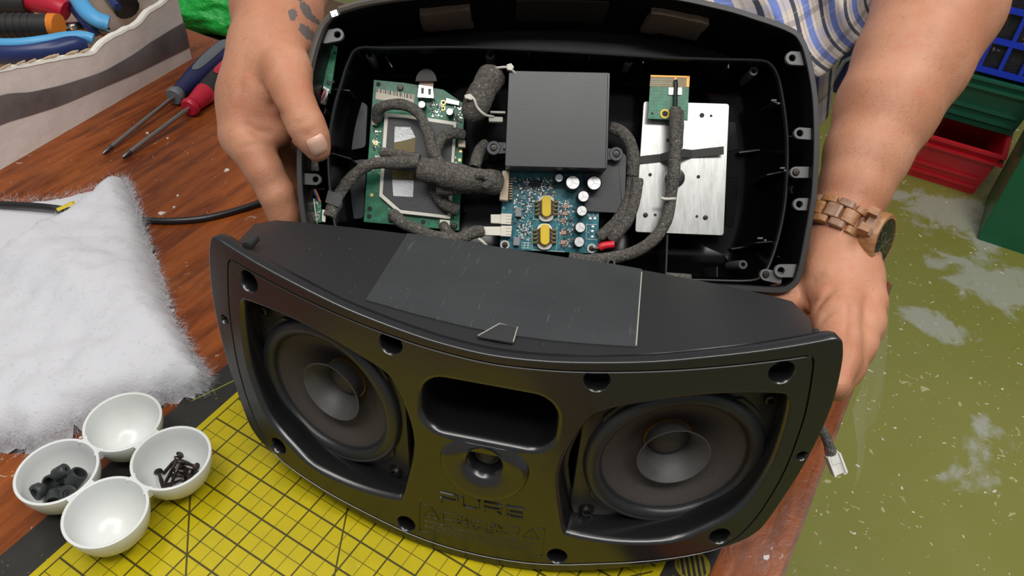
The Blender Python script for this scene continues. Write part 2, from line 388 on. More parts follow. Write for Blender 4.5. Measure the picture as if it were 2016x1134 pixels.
# outer frame: skin, groove edge, side wall
side_holes = [circ(-.2113, .1514, .0042, 20), circ(.2117, .1249, .0042, 20)]
o2 = offset_loop(outer, .0011); gf = offset_loop(groove, -.0006)
mb = MB(); fill_sd(mb, o2, [gf] + side_holes)
loft_sd(mb, [(o2, 0), (offset_loop(outer, .0005), .0002), (outer, .0009), (outer, .008), (offset_loop(outer, .001), .0105), (offset_loop(outer, .009), .0105)])
loft_sd(mb, [(gf, 0), (offset_loop(groove, -.0002), .0005), (offset_loop(groove, -.0001), .003)])
for hl in side_holes:
    c = hl.mean(0); loft_sd(mb, [(hl, 0), (c + (hl - c) * .85, .0008), (c + (hl - c) * .8, .012)]); 
    fill_sd(mb, c + (hl - c) * .8, [], .012)
mb.build('outer_frame', PLASTIC, front, True, 40, fix=False)

# inner panel with openings
OPEN = [(.0645, .0425), (.100, .0400), (.137, .0448), (.160, .0585), (.174, .0700), (.183, .083), (.191, .105), (.1945, .125), (.1952, .148), (.1940, .168), (.1905, .1762), (.184, .1783), (.162, .1785), (.138, .1765), (.11, .1705), (.085, .1625), (.070, .1555), (.064, .148), (.0575, .135), (.0508, .113), (.0495, .092), (.0552, .060), (.0585, .047)]
openR = smooth_closed(OPEN, 4); openL = (openR * [-1, 1])[::-1]
port = rrect(.092, .0445, .017, 7, 0.0, .1385)
holes8 = []
for a, h, r in ((.1812, .1933, .0088), (.0678, .1791, .0088), (.1694, .0521, .0078), (.0572, .0214, .0076)):
    holes8 += [(a, h, r), (-a, h, r)]
hole_loops = [circ(a, h, r) for a, h, r in holes8]
gi = offset_loop(groove, .0006)
TW = (0.0, .0965, .0315)
tw_r = np.array([(.0315 * math.cos(a), .0965 + (.0315 if math.sin(a) < 0 else .0205) * math.sin(a)) for a in np.linspace(0, 2 * math.pi, 49)[:-1]])
port_o = offset_loop(port, -.0035)
# keep tweeter boss clear of the port lip
tw_r[:, 1] = np.minimum(tw_r[:, 1], .1125)
mb = MB(); gp = offset_loop(groove, .0012)
fill_sd(mb, gp, [openR, openL, port_o, tw_r] + hole_loops)
loft_sd(mb, [(gp, 0), (gi, .0005), (gi, .003)])
DC = np.array([.1262, .0345, .1048]); DA, DE = .28, -.085
DN = np.array([math.sin(DA), -math.cos(DA) * math.cos(DE), math.cos(DA) * math.sin(DE)])
def drop(p, back):   # local y of the driver plane (+back) for lateral position p=(x,z), right side
    x, z = p; return DC[1] - (DN[0] * (x - DC[0]) + DN[2] * (z - DC[2])) / DN[1] + back
def opening(mb, loop, sg):
    ls = []
    for ins, d in ((0, 0), (.0007, .0002), (.0016, .0008), (.0026, .0022), (.0033, .0045)):
        L = offset_loop(loop, ins); ls.append([bl(p[0], p[1], d) for p in L])
    L = offset_loop(loop, .0044); row = []
    for p in L:
        q = bl(p[0], p[1], .006); y = drop((q[0] * sg, q[2]), .004); row.append((q[0], max(y, q[1] + .001), q[2]))
    ls.append(row); row2 = []
    L = offset_loop(loop, .0068)
    for p in L:
        q = bl(p[0], p[1], .006); y = drop((q[0] * sg, q[2]), .0045); row2.append((q[0], max(y, q[1] + .0015), q[2]))
    ls.append(row2); mb.loft(ls)
opening(mb, openR, 1); opening(mb, openL, -1)
# port: rolled lip and tunnel
pl = []
for ins, d in ((-.0035, 0), (-.0022, .0003), (-.0010, .0012), (0, .003), (.0006, .006), (.0012, .05), (.002, .10)):
    pl.append((offset_loop(port, ins), d))
loft_sd(mb, pl); fill_sd(mb, offset_loop(port, .002), [], .10, .02)
# screw wells
for (a, h, r), L in zip(holes8, hole_loops):
    c = np.array((a, h)); loft_sd(mb, [(L, 0), (c + (L - c) * .97, .0003), (c + (L - c) * .90, .0015), (c + (L - c) * .84, .005), (c + (L - c) * .80, .016)])
    fill_sd(mb, c + (L - c) * .80, [], .016, .02)
# tweeter boss with flared mouth
tc = np.array((0.0, .0965))
def tws(k): L = tc + (tw_r - tc) * k; return L
twl = [(tws(1.0), 0), (tws(.985), -.0010), (tws(.95), -.0026), (tws(.90), -.0033), (tws(.80), -.0032), (tws(.66), -.0026)]
cc = np.array((0.0, .0978))
ring = lambda r: np.array([(cc[0] + r * math.cos(a), cc[1] + r * .97 * math.sin(a)) for a in np.linspace(0, 2 * math.pi, 49)[:-1]])
twl += [(ring(.0145), -.0021), (ring(.0128), -.0006), (ring(.0112), .003), (ring(.0098), .0075), (ring(.0093), .010)]
fade = lambda h: min(1.0, max(0.0, (.1130 - h) / .0120))
mb.loft([[bl(p[0], p[1], d * fade(p[1]) if d < 0 and i < 6 else d) for p in L] for i, (L, d) in enumerate(twl)])
mb.build('front_panel', PLASTIC, front, True, 45, fix=False)
DOME = material('tweeter_dome', (0.05, 0.042, 0.036), 0.5)
mb = MB(); b0 = bl(0, .0978, .010)
mb.lathe([(.0094, 0), (.0085, .0008), (.0078, .0006), (.0065, .0022), (.0040, .0036), (.0001, .0042)], 32, frame(b0, (1, 0, 0), (0, 0, 1), (0, -1, 0)))
mb.build('tweeter_dome', DOME, front)

# woofers
CONE = material('woven_cone', (0.040, 0.033, 0.028), 0.52); g = NG(CONE); co, X, Y, Z = g.coords()
wv = g.math('MULTIPLY', g.math('SINE', g.math('MULTIPLY', g.math('ADD', X, Y), 4200)), g.math('SINE', g.math('MULTIPLY', g.math('SUBTRACT', X, Y), 4200)))
g.color(g.mix(g.step(wv, -0.4, 0.6), (0.040, 0.032, 0.027), (0.078, 0.062, 0.051))); g.bump(wv, 0.5, 0.0004)
RUBBER = material('surround_rubber', (0.016, 0.017, 0.018), 0.38, bump=(500, .08))
FLANGE = material('flange_steel', (0.035, 0.032, 0.028), 0.30, 0.3)
WHIZ = material('whizzer_paper', (0.075, 0.075, 0.072), 0.55, var=((0.05, 0.048, 0.046), 40))
CAPM = material('voice_coil_copper', (0.20, 0.11, 0.04), 0.4, 0.6)
for sg in (1, -1):
    c = DC * [sg, 1, 1]; n = DN * [sg, 1, 1]; ex = np.array([-n[1], n[0], 0.0]); ex /= np.linalg.norm(ex)
    if ex[0] < 0: ex = -ex
    ey = np.cross(n, ex)
    if ey[2] < 0: ex, ey = ex, -ey
    Md = frame(c, ex, ey, n)
    woof = bpy.data.objects.new('woofer', None); link(woof, front); woof.matrix_local = Md
    # flange: square with rounded corners around a round rim
    mb = MB(); sq = rrect(.134, .136, .022, 8); N = len(sq)
    rim = np.array([(.0660 * math.cos(a), .0660 * math.sin(a)) for a in [math.atan2(p[1], p[0]) for p in sq]])
    rim_in = rim * (.0632 / .0660)
    mb.loft([[(*p, -.0045) for p in sq], [(*p, -.0018) for p in sq * .995], [(*p, -.0014) for p in sq * .985], [(*p, -.0014) for p in rim], [(*p, .0004) for p in rim * .997], [(*p, .0006) for p in rim_in], [(*p, -.003) for p in rim_in]])
    mb.build('flange', FLANGE, woof, True, 30)
    mb = MB(); roll = [(.0632, -.0005)]
    for k in range(0, 13):
        a = math.pi * k / 12; roll.append((.0570 + .0062 * math.cos(a), .0002 + .0056 * math.sin(a)))
    roll += [(.0500, -.0002)]
    mb.lathe(roll, 72); mb.build('surround', RUBBER, woof)
    mb = MB(); mb.lathe([(.0510 - .034 * (1 - (1 - t) ** 1.0), -.0006 - .021 * t ** 1.25 - .004 * t * (1 - t)) for t in np.linspace(0, 1, 12)], 72)
    mb.build('cone', CONE, woof)
    mb = MB(); mb.lathe([(.0182, -.0225), (.0176, -.0190), (.0160, -.0188)], 48); mb.build('voice_coil_ring', CAPM, woof)
    mb = MB(); wz = [(.0158 + .0100 * t ** 1.7, -.0200 + .0200 * t) for t in np.linspace(0, 1, 12)]
    wz2 = [(r - .0007, h + .0001) for r, h in wz[::-1]]
    mb.lathe(wz + wz2, 64); mb.build('whizzer_cone', WHIZ, woof)
    mb = MB(); mb.lathe([(.0158, -.0192), (.0130, -.0165), (.0085, -.0142), (.004, -.0132), (.0001, -.0130)], 40); mb.build('dust_cap', DOME, woof)
    for sx, sy in ((1, 1), (1, -1), (-1, -1), (-1, 1)):
        x, y = sx * .0545, sy * .0550
        mb = MB(); mb.lathe([(.0044, -.0014), (.0044, .0002), (.0038, .0016), (.0022, .0020), (.0022, .0004), (.0001, .0004)], 18, Matrix.Translation((x, y, 0)))
        mb.lathe([(.0062, -.0014), (.0062, -.0009), (.0044, -.0009)], 18, Matrix.Translation((x, y, 0)))
        mb.build('screw', SCREWMAT, woof)

# embossed lettering
def strokes(mb, polys, w, h0, raise_):
    for poly in polys:
        P = np.asarray(poly, float); N = len(P)
        for i in range(N - 1):
            a, b = P[i], P[i + 1]; t = (b - a) / (np.linalg.norm(b - a) + 1e-9); nn = np.array((-t[1], t[0])) * w / 2; e = t * w * .35
            q = [a - e - nn, b + e - nn, b + e + nn, a - e + nn]
            lo = [bl(p[0], p[1], .0002) for p in q]; hi = [bl(p[0], p[1], -raise_) for p in [a - e * .4 - nn * .6, b + e * .4 - nn * .6, b + e * .4 + nn * .6, a - e * .4 + nn * .6]]
            mb.loft([lo, hi], True, False, True)
def letter(ch, x, y, w, h):
    A = {
        'P': [[(0, .45), (0, 0)], [(0, 1), (.75, 1), (1, .9), (1, .55), (.8, .42), (0, .42)]], 'U': [[(0, 1), (0, .25), (.15, 0), (.85, 0), (1, .25), (1, 1)]],
        'R': [[(0, .45), (0, 0)], [(0, 1), (.75, 1), (1, .9), (1, .6), (.8, .45), (0, .45)], [(.55, .45), (1, 0)]], 'E': [[(1, 1), (0, 1), (0, 0), (1, 0)], [(.25, .5), (.92, .5)]],
        'C': [[(1, .85), (.8, 1), (.2, 1), (0, .8), (0, .2), (.2, 0), (.8, 0), (1, .15)]], 'A': [[(0, 0), (.5, 1), (1, 0)], [(.22, .35), (.78, .35)]],
        'T': [[(0, 1), (1, 1)], [(.5, 1), (.5, 0)]], 'I': [[(.5, 0), (.5, 1)]], 'O': [[(.2, 0), (0, .25), (0, .75), (.2, 1), (.8, 1), (1, .75), (1, .25), (.8, 0), (.2, 0)]],
        'N': [[(0, 0), (0, 1), (1, 0), (1, 1)]], 'S': [[(1, .85), (.8, 1), (.2, 1), (0, .8), (.2, .55), (.8, .45), (1, .2), (.8, 0), (.2, 0), (0, .15)]],
        'K': [[(0, 0), (0, 1)], [(1, 1), (0, .45), (1, 0)]], 'F': [[(0, 0), (0, 1), (1, 1)], [(0, .5), (.8, .5)]], 'L': [[(0, 1), (0, 0), (1, 0)]], 'H': [[(0, 0), (0, 1)], [(1, 0), (1, 1)], [(0, .5), (1, .5)]],
        'D': [[(0, 0), (0, 1), (.7, 1), (1, .7), (1, .3), (.7, 0), (0, 0)]], ' ': []}
    return [[(x + px * w, y + py * h) for px, py in s_] for s_ in A[ch]]
for i, ch in enumerate('PURE'):
    mb = MB(); strokes(mb, letter(ch, -.0300 + i * .0160, .0535, .0118, .0086), .0021, 0, .0012); mb.build('raised_letter', PLASTIC, front, False)
def textline(mb, txt, cx, y, h, adv, w, r):
    x = cx - adv * len(txt) / 2
    for ch in txt: strokes(mb, letter(ch, x, y, adv * .66, h), w, 0, r); x += adv
mb = MB()
box = rrect(.093, .0275, .0022, 4, 0, .0325); bx2 = rrect(.056, .0060, .0002, 1, .0, .0405); bx3 = rrect(.056, .0115, .0002, 1, 0, .0378)
for L, w in ((box, .0007), (bx2, .0008), (bx3, .0006)): strokes(mb, [list(L) + [L[0]]], w, 0, .0005)
for tx in (-.0372, .0372):
    strokes(mb, [[(tx - .0058, .0352), (tx, .0452), (tx + .0058, .0352), (tx - .0058, .0352)]], .0008, 0, .0004)
strokes(mb, [[(.0372, .0375), (.0372, .0425)], [(.0372, .0361), (.0372, .0365)], [(-.0366, .0428), (-.0382, .0402), (-.0362, .0394), (-.0376, .0364)]], .0008, 0, .0004)
mb.build('caution_panel', PLASTIC, front, False)
mb = MB(); textline(mb, 'CAUTION', 0, .0387, .0040, .0050, .0008, .0006); mb.build('raised_text', PLASTIC, front, False)
mb = MB(); textline(mb, 'RISK OF ELECTRIC SHOCK', 0, .0358, .0014, .0019, .0003, .0003); mb.build('raised_text', PLASTIC, front, False)
mb = MB(); textline(mb, 'DO NOT OPEN', 0, .0332, .0014, .0019, .0003, .0003); mb.build('raised_text', PLASTIC, front, False)
mb = MB()                                                        # small print too fine to read: rows of raised dashes
for row, (y, x0, x1) in enumerate(((.0300, -.042, .042), (.0274, -.036, .036), (.0248, -.042, .042), (.0222, -.033, .033))):
    x = x0
    while x < x1:
        w = .0008 + .0022 * rng.random(); strokes(mb, [[(x, y), (min(x + w, x1), y)]], .0009, 0, .0003); x += w + .0011
mb.build('small_print', PLASTIC, front, False, kind='stuff')

# enclosure behind the panel
nS = 41; rows_t = []; ss = np.linspace(-.2005, .2005, nS)
def top_front(s):
    h = float(np.interp(abs(s), [0, .03, .0565, .1, .1348, .165, .2, .21], [.1845, .186, .1886, .1945, .2005, .2055, .2125, .214])); return bl(s, h, .009)
def back_edge(s):   # back edge of the top, (x, y, h)
    a = abs(s) / .2; y = .1490 - .040 * a ** 2.2; hh = .187 + .013 * a ** 2
    corner = max(0.0, (abs(s) - .186) / .0145); y -= (.020 if s > 0 else .010) * corner ** 2.5
    x = s * (1.0 if s > 0 else 1.055)
    return np.array([x, y, hh])
loops = []
for j in range(9):
    t = j / 8; rowp = []
    for s in ss: a = top_front(s); b = back_edge(s); rowp.append(a + (b - a) * t)
    loops.append(rowp)
topgrid = np.array(loops)
mb = MB(); mb.loft(loops, False)
edge = loops[-1]; soft = [np.array(p) + np.array([0, .0016, -.0016]) for p in edge]; down = [np.array([p[0], p[1] + .002, .055 + .020 * (abs(p[0]) / .2) ** 2]) for p in edge]; low = [np.array([p[0] * .96, .06 + p[1] * .3, .052 + .02 * (abs(p[0]) / .2) ** 2]) for p in edge]
fl = [bl(s, .0155 + .040 * (abs(s) / .2) ** 2, .009) for s in ss]
mb.loft([edge, soft, down, low, fl], False)
for idx in (0, -1):   # end walls
    colp = [r[idx] for r in loops] + [soft[idx], down[idx], low[idx], fl[idx]]
    mb.add(colp, [tuple(range(len(colp)))])
mb.build('enclosure', PLASTIC_M, front, True, 35)
def on_top(x, y, lift=.0005):   # height of the enclosure top at local (x,y)
    s = x; a = top_front(s); b = back_edge(s); t = (y - a[1]) / (b[1] - a[1]); p = a + (b - a) * t
    return np.array([x, y, p[2] + lift])
SHEET = material('rubber_sheet', (0.030, 0.033, 0.036), 0.55, var=((0.046, 0.050, 0.054), 14, 0.4, 0.7), bump=(300, .15, .0004)); g = NG(SHEET)
co, X, Y, Z = g.coords()
mp = g.new('ShaderNodeMapping'); mp.inputs['Scale'].default_value = (1.0, 0.06, 1.0); mp.inputs['Rotation'].default_value = (0, 0, .5); g.link(co, mp.inputs['Vector'])
s1 = g.step(g.noise(mp.outputs['Vector'], 260, 3, .5, 1.5), .66, .69); s2 = g.step(g.noise(co, 620, 2), .745, .765)
bc = g.mix(g.noise(co, 14, 4), (0.024, 0.026, 0.028), (0.050, 0.055, 0.058))
bc = g.mix(g.math('MULTIPLY', s1, .16), bc, (0.22, 0.22, 0.21)); bc = g.mix(g.math('MULTIPLY', s2, .6), bc, (0.4, 0.4, 0.38)); g.color(bc)
mb = MB(); top = []; ny, nx = 12, 26
for j in range(ny + 1):
    t = j / ny; y = .0275 + t * .1185
    xl = -.0935 - .009 * t; xr = .0880 - .004 * t
    top.append([(x, min(y, back_edge(x)[1] - .0008)) for x in np.linspace(xl, xr, nx)])
hi = [[on_top(x, y, .0012) for x, y in r] for r in top]
mb.loft(hi, False)
ringxy = [p for p in top[0]] + [r[-1] for r in top[1:]] + top[-1][::-1][1:] + [r[0] for r in top[::-1][1:-1]]
mb.loft([[on_top(x, y, .0012) for x, y in ringxy], [on_top(x, y, -.0002) for x, y in ringxy]])
mb.build('rubber_sheet', SHEET, front, True, 25)
TABM = material('tab_plastic', (0.034, 0.034, 0.035), 0.5)
mb = MB(); tabp = [(-.0135, .0175), (.0105, .0175), (.0095, .0365), (-.0030, .0375)]
mb.loft([[on_top(x, y, .0010) for x, y in tabp], [on_top(x, y, .0021) for x, y in tabp]], True, False, True)
mb.build('moulded_tab', TABM, front, False)
EDGEW = material('worn_edge', (0.42, 0.41, 0.36), 0.7, bump=(900, .4))
mb = MB(); mb.tube([on_top(x, y, .0020) for x, y in ((.0105, .0185), (.0095, .0365), (-.0030, .0375), (-.0130, .0185))], .00045, 6); mb.build('worn_edge', EDGEW, front)
mb = MB(); mb.tube([on_top(.0882 - .004 * t, .0285 + t * .108, .0013) for t in np.linspace(0, 1, 14)], .0005, 6); mb.build('dust_line', EDGEW, front)
# locating pegs behind the corners
for s, h, r_, l_ in ((-.190, .2155, .0036, .012), (.2030, .2150, .0022, .006)):
    mb = MB(); a = bl(s, h - .002, .010); mb.cyl(a, a + np.array([0, l_, .001]), r_, r_ * .9, 14); mb.build('locating_peg', PLASTIC_M, front)
# woofer lead with its white plug, hanging past the table edge
FOAM = material('foam_sleeve', (0.085, 0.078, 0.068), 0.95, var=((0.155, 0.143, 0.125), 330, .42, .62), bump=(420, 1.0, .0035), flecks=((0.50, 0.47, 0.40), 640, .665))
inv = front.matrix_world.inverted()
lw = lambda p: np.array(inv @ Vector(p))
path = smooth_open([at(1580, 800, .555), at(1612, 838, .556), at(1627, 862, .557), at(1637, 895, .558)], 6)
mb = MB(); mb.tube([lw(p) for p in path], [.0034] * (len(path) - 3) + [.0038, .0040, .0036], 10); lead = mb.build('woofer_lead', FOAM, front)
PLUGM = material('white_nylon', (0.78, 0.76, 0.70), 0.4, sss=.1)
d = at(1652, 932, .560) - at(1638, 895, .558); d /= np.linalg.norm(d); rx = np.cross(d, -AX_F); rx /= np.linalg.norm(rx); up = np.cross(rx, d)
Mp = frame(at(1637, 893, .558), rx, up, d); Ml = inv @ Mp
mb = MB(); T4 = lambda p: tuple(Ml @ Vector(p))
mb.box((0, 0, .0075), (.0098, .0058, .0150)); mb.box((-.0042, .0034, .0075), (.0014, .0022, .0150)); mb.box((.0042, .0034, .0075), (.0014, .0022, .0150)); mb.box((-.0036, 0, .0158), (.0028, .0052, .0022)); mb.box((0, .0033, .0035), (.0060, .0012, .0060))
mb.v = [T4(p) for p in mb.v]; mb.build('plug', PLUGM, lead, False, label='white nylon plug')
REDI = material('red_insulation', (0.55, 0.03, 0.03), 0.4)
mb = MB(); mb.cyl(T4((.0030, .0005, -.004)), T4((.0030, .0005, .0015)), .0011, None, 8); mb.build('wire', REDI, lead, label='red wire')
# ================================================================ SPEAKER BACK SHELL with its electronics
D0 = 0.676
SC = at(1098, 290, D0)
SX0, SY0 = (1098 - 1008) / FPX * D0, -(290 - 567) / FPX * D0
shell = empty('speaker_back_shell', frame(SC, AX_R, AX_U, -AX_F),
              'black open rear shell of the speaker showing circuit boards, held tilted behind the speaker front', 'speaker shell')
def S(u, v, d):   # shell-local point seen at (u,v), d metres behind the rim
    k = (D0 + d) / FPX; return np.array([(u - 1008) * k - SX0, -(v - 567) * k - SY0, -d])
def SL(pts, d): return np.array([S(u, v, d) for u, v in pts])
def S2(pts, d): return SL(pts, d)[:, :2]
SHELLM = material('shell_plastic', (0.0035, 0.0035, 0.004), 0.35, spec=0.2, rvar=0.06)
RIMM = material('shell_rim_plastic', (0.017, 0.016, 0.015), 0.42, bump=(700, .06))
GLOSS = material('shell_gloss_inside', (0.0025, 0.0025, 0.003), 0.16, spec=0.22, rvar=0.04)
RIBM = material('rib_plastic', (0.020, 0.020, 0.021), 0.32)
TABP = material('grey_tab_plastic', (0.115, 0.115, 0.115), 0.45)
OUT = [(1406, 4), (1450, 15), (1486, 26.5), (1521, 38), (1552, 50), (1574, 63), (1587, 82), (1595, 104), (1602, 134), (1608, 168), (1612, 205), (1614, 262), (1613, 320), (1609.6, 380), (1604, 420), (1596, 465), (1586, 517), (1577, 550), (1565, 566), (1545, 576), (1520, 577), (1453, 573), (1330, 568), (1100, 557), (900, 545), (740, 533), (660, 524), (622, 510), (606, 485), (596, 455), (588, 410), (584, 368), (583, 310), (587, 250), (596, 195), (604, 150), (611, 115), (619, 85), (628, 58), (640, 38), (660, 20), (720, 2), (820, -15), (960, -27), (1100, -30), (1250, -22), (1340, -10)]
out3 = smooth_closed(S2(OUT, 0)[::-1], 4)      # counter-clockwise in local x,y
inn3 = offset_loop(out3, .0052)
ctr2 = out3.mean(0)
def lz(L, z): return [(p[0], p[1], z) for p in L]
def shrink(L, k): return ctr2 + (L - ctr2) * k
mb = MB()
mb.loft([lz(inn3, -.0008), lz(offset_loop(out3, .0046), 0), lz(offset_loop(out3, .0006), 0), lz(out3, -.0008), lz(out3, -.010), lz(shrink(out3, .995), -.03), lz(shrink(out3, .975), -.06), lz(shrink(out3, .93), -.092), lz(shrink(out3, .86), -.108), lz(shrink(out3, .5), -.112)], True, False, True)
mb.build('outer_wall', RIMM, shell, True, 40, fix=False)
# inner chamber wall (thin rib ring) and its floor
RIB = [(705, 94), (760, 93), (900, 92), (1000, 95), (1150, 103), (1300, 112), (1420, 116), (1498, 118), (1520, 128), (1533, 150), (1542, 190), (1549, 240), (1552, 290), (1551, 345), (1547, 400), (1538, 450), (1524, 500), (1510, 533), (1496, 548), (1470, 553), (1400, 552), (1200, 545), (1000, 535), (800, 520), (700, 510), (672, 490), (660, 450), (650, 390), (645, 320), (647, 270), (656, 215), (670, 165), (686, 118)]
rib = smooth_closed(S2(RIB, .028)[::-1], 4)
near_rib = np.array([rib[np.argmin(((rib - p) ** 2).sum(1))] for p in inn3])
mb = MB()
mb.loft([lz(inn3, -.0008), lz(offset_loop(inn3, .0006), -.006), lz(offset_loop(inn3, .0015), -.03), lz(offset_loop(inn3, .004), -.066), lz(offset_loop(inn3, .010), -.0735), lz(near_rib, -.0745)], True)
mb.build('inner_wall', SHELLM, shell, True, 40, fix=False)
mb = MB(); ro = offset_loop(rib, -.0009); ri = offset_loop(rib, .0009)
mb.loft([lz(ro, -.075), lz(ro, -.0285), lz(rib, -.028), lz(ri, -.0285), lz(offset_loop(rib, .0011), -.06)])
mb.build('chamber_wall', RIBM, shell, True, 40, fix=False)
mb = MB(); c2 = rib.mean(0)
mb.loft([lz(offset_loop(rib, .0010), -.034), lz(offset_loop(rib, .003), -.066), lz(offset_loop(rib, .012), -.088), lz(offset_loop(rib, .026), -.095), lz(c2 + (rib - c2) * .5, -.0955)], True, False, True)
mb.build('chamber_floor', GLOSS, shell, True, 50, fix=False)
# gussets and small ribs
def slab(name, pts, d0, d1, th, mat=RIBM):
    """thin upright rib following a 2-D line in the shell, between two depths"""
    P = S2(pts, d0); t = P[1] - P[0]; t /= np.linalg.norm(t); n = np.array((-t[1], t[0])) * th / 2
    mb = MB(); q = [P[0] - n, P[1] - n, P[1] + n, P[0] + n]
    mb.loft([lz(q, -d0), lz(q, -d1)], True, True, True); return mb.build(name, mat, shell, False)
for a, b_, d0 in (((652, 175), (688, 178), .040), ((648, 300), (690, 312), .040), ((1545, 337), (1510, 344), .040), ((1525, 475), (1488, 478), .040), ((1541, 205), (1522, 200), .034), ((750, 95), (772, 132), .05), ((960, 96), (962, 104), .035), ((1040, 100), (1041, 108), .035), ((1160, 106), (1161, 114), .035), ((1268, 112), (1266, 124), .035), ((1435, 118), (1434, 134), .035), ((1412, 545), (1412, 525), .034), ((1553, 420), (1580, 421), .045), ((1530, 505), (1560, 508), .045), ((1552, 268), (1566, 269), .045), ((640, 372), (622, 372), .045)):
    slab('gusset', (a, b_), d0, .080, .0010)
slab('divider_rib', ((1314, 462), (1311, 548)), .055, .095, .0016)
slab('divider_rib', ((1455, 300), (1535, 290)), .080, .0955, .0014); slab('divider_rib', ((1440, 490), (1520, 478)), .080, .0955, .0014)
for u, v, w_ in ((1523, 198, 10), (1532, 204, 4), (1540, 331, 9), (1545, 336, 4), (1496, 469, 10), (1506, 473, 4), (701, 38, 4), (1519, 64, 4)):
    c = S(u, v, .030); mb = MB(); mb.box(c, (w_ * .00043, .0014, .003)); mb.build('clip', TABP, shell, False)
PADM = material('satin_grey_pad', (0.045, 0.048, 0.055), 0.30)
def plate(name, pts, d, th, mat, parent=shell, r=0.0, tilt=None):
    L = S2(pts, d)
    area2 = np.sum(L[:, 0] * np.roll(L[:, 1], -1) - np.roll(L[:, 0], -1) * L[:, 1])
    if area2 < 0: L = L[::-1]
    if r > 0:
        out = []; n = len(L)
        for i in range(n):
            p, a, b_ = L[i], L[i - 1], L[(i + 1) % n]; u1 = (a - p) / np.linalg.norm(a - p); u2 = (b_ - p) / np.linalg.norm(b_ - p)
            for k in range(5):
                t = k / 4; out.append((1 - t) ** 2 * (p + u1 * r) + 2 * t * (1 - t) * p + t * t * (p + u2 * r))
        L = np.array(out)
    mb = MB(); e = min(.0004, th * .3)
    mb.loft([lz(L, -d - th), lz(L, -d - e), lz(offset_loop(L, e), -d)], True, True, True)
    return mb.build(name, mat, parent, True, 30)
plate('moulded_pad', [(672, 203), (700, 196), (724, 205), (720, 290), (690, 296), (664, 280)], .082, .012, PADM, r=.004)
plate('moulded_pad', [(670, 320), (722, 312), (716, 430), (680, 432), (664, 370)], .080, .014, PADM, r=.004)
plate('moulded_pad', [(1425, 240), (1505, 238), (1510, 285), (1425, 300)], .0945, .004, GLOSS, r=.004)
plate('moulded_pad', [(1428, 350), (1500, 345), (1492, 440), (1428, 448)], .0945, .004, GLOSS, r=.004)
# screw bosses
def boss(u, v, d, r, depth=.03, mat=RIBM, hole=True, name='screw_boss'):
    c = S(u, v, d); mb = MB()
    pr = [(r * 1.05, -depth), (r, -.0005), (r * .92, 0), (r * .5, 0), (r * .45, -.006), (.0001, -.006)] if hole else [(r, -depth), (r, -.0005), (r * .9, 0), (.0001, 0)]
    mb.lathe(pr, 20, Matrix.Translation(c)); return mb.build(name, mat, shell)
BOSSM = material('boss_plastic', (0.055, 0.055, 0.055), 0.4)
for u, v in ((728, 108), (965, 108), (1238, 120), (1484, 140)): boss(u, v, .045, .0042, .045, BOSSM)
for u, v in ((1463, 521), (1203, 517), (1564, 374)): boss(u, v, .040, .0042, .045, BOSSM)
boss(632, 217, .045, .0046, .03, BOSSM)
# mounting tabs round the rim
def screw_head(u, v, d, r=.0030, parent=shell, name='screw'):
    c = S(u, v, d); mb = MB(); Mx = Matrix.Translation(c)
    mb.lathe([(r, -.001), (r, .0006), (r * .8, .0013), (r * .3, .0014), (r * .25, .0006), (.0001, .0006)], 16, Mx)
    for a in (0.4, 0.4 + math.pi / 2):
        R = np.array(Matrix.Rotation(a, 3, 'Z')); mb.box((c[0], c[1], c[2] + .0012), (r * 1.2, r * .22, .0006), R)
    return mb.build(name, SCREWMAT, parent)
def mount_tab(u, v, u2, v2, d, hr, w, hole=True, mat=TABP):
    a, b_ = S(u, v, d)[:2], S(u2, v2, d)[:2]; t = (b_ - a) / np.linalg.norm(b_ - a); n = np.array((-t[1], t[0]))
    N = 48; ln = np.linalg.norm(b_ - a); L = []; hl = []
    for k in range(N):
        e = np.array((math.cos(2 * math.pi * k / N), math.sin(2 * math.pi * k / N))); x, y = e @ t, e @ n
        sc = w if x <= 0 else min(w / max(abs(y), 1e-6), ln / x); L.append(a + e * sc); hl.append(a + e * hr)
    mb = MB()
    mb.loft([lz(L, -d - .004), lz(L, -d), lz(hl, -d), lz(hl, -d - .004)] if hole else [lz(L, -d - .004), lz(L, -d)], True, False, not hole)
    return mb.build('mounting_tab', mat, shell, True, 30, fix=False)
mount_tab(664, 68, 632, 74, .005, .0030, .0054); mount_tab(1560, 114, 1594, 116, .005, .0030, .0057)
mount_tab(1575, 262, 1602, 264, .005, .0030, .0049); mount_tab(1574, 402, 1598, 402, .005, .0030, .0052)
mount_tab(1538, 533, 1576, 533, .005, .0032, .0056); mount_tab(621, 353, 597, 352, .005, .0026, .0048, mat=material('dark_tab_plastic', (0.05, 0.05, 0.05), .4))
mount_tab(1567, 339, 1594, 339, .008, .0030, .0048, hole=False); screw_head(1567, 339, .0075)
mount_tab(1508, 541, 1540, 548, .010, .003, .0050, hole=False); screw_head(1508, 540, .0095)
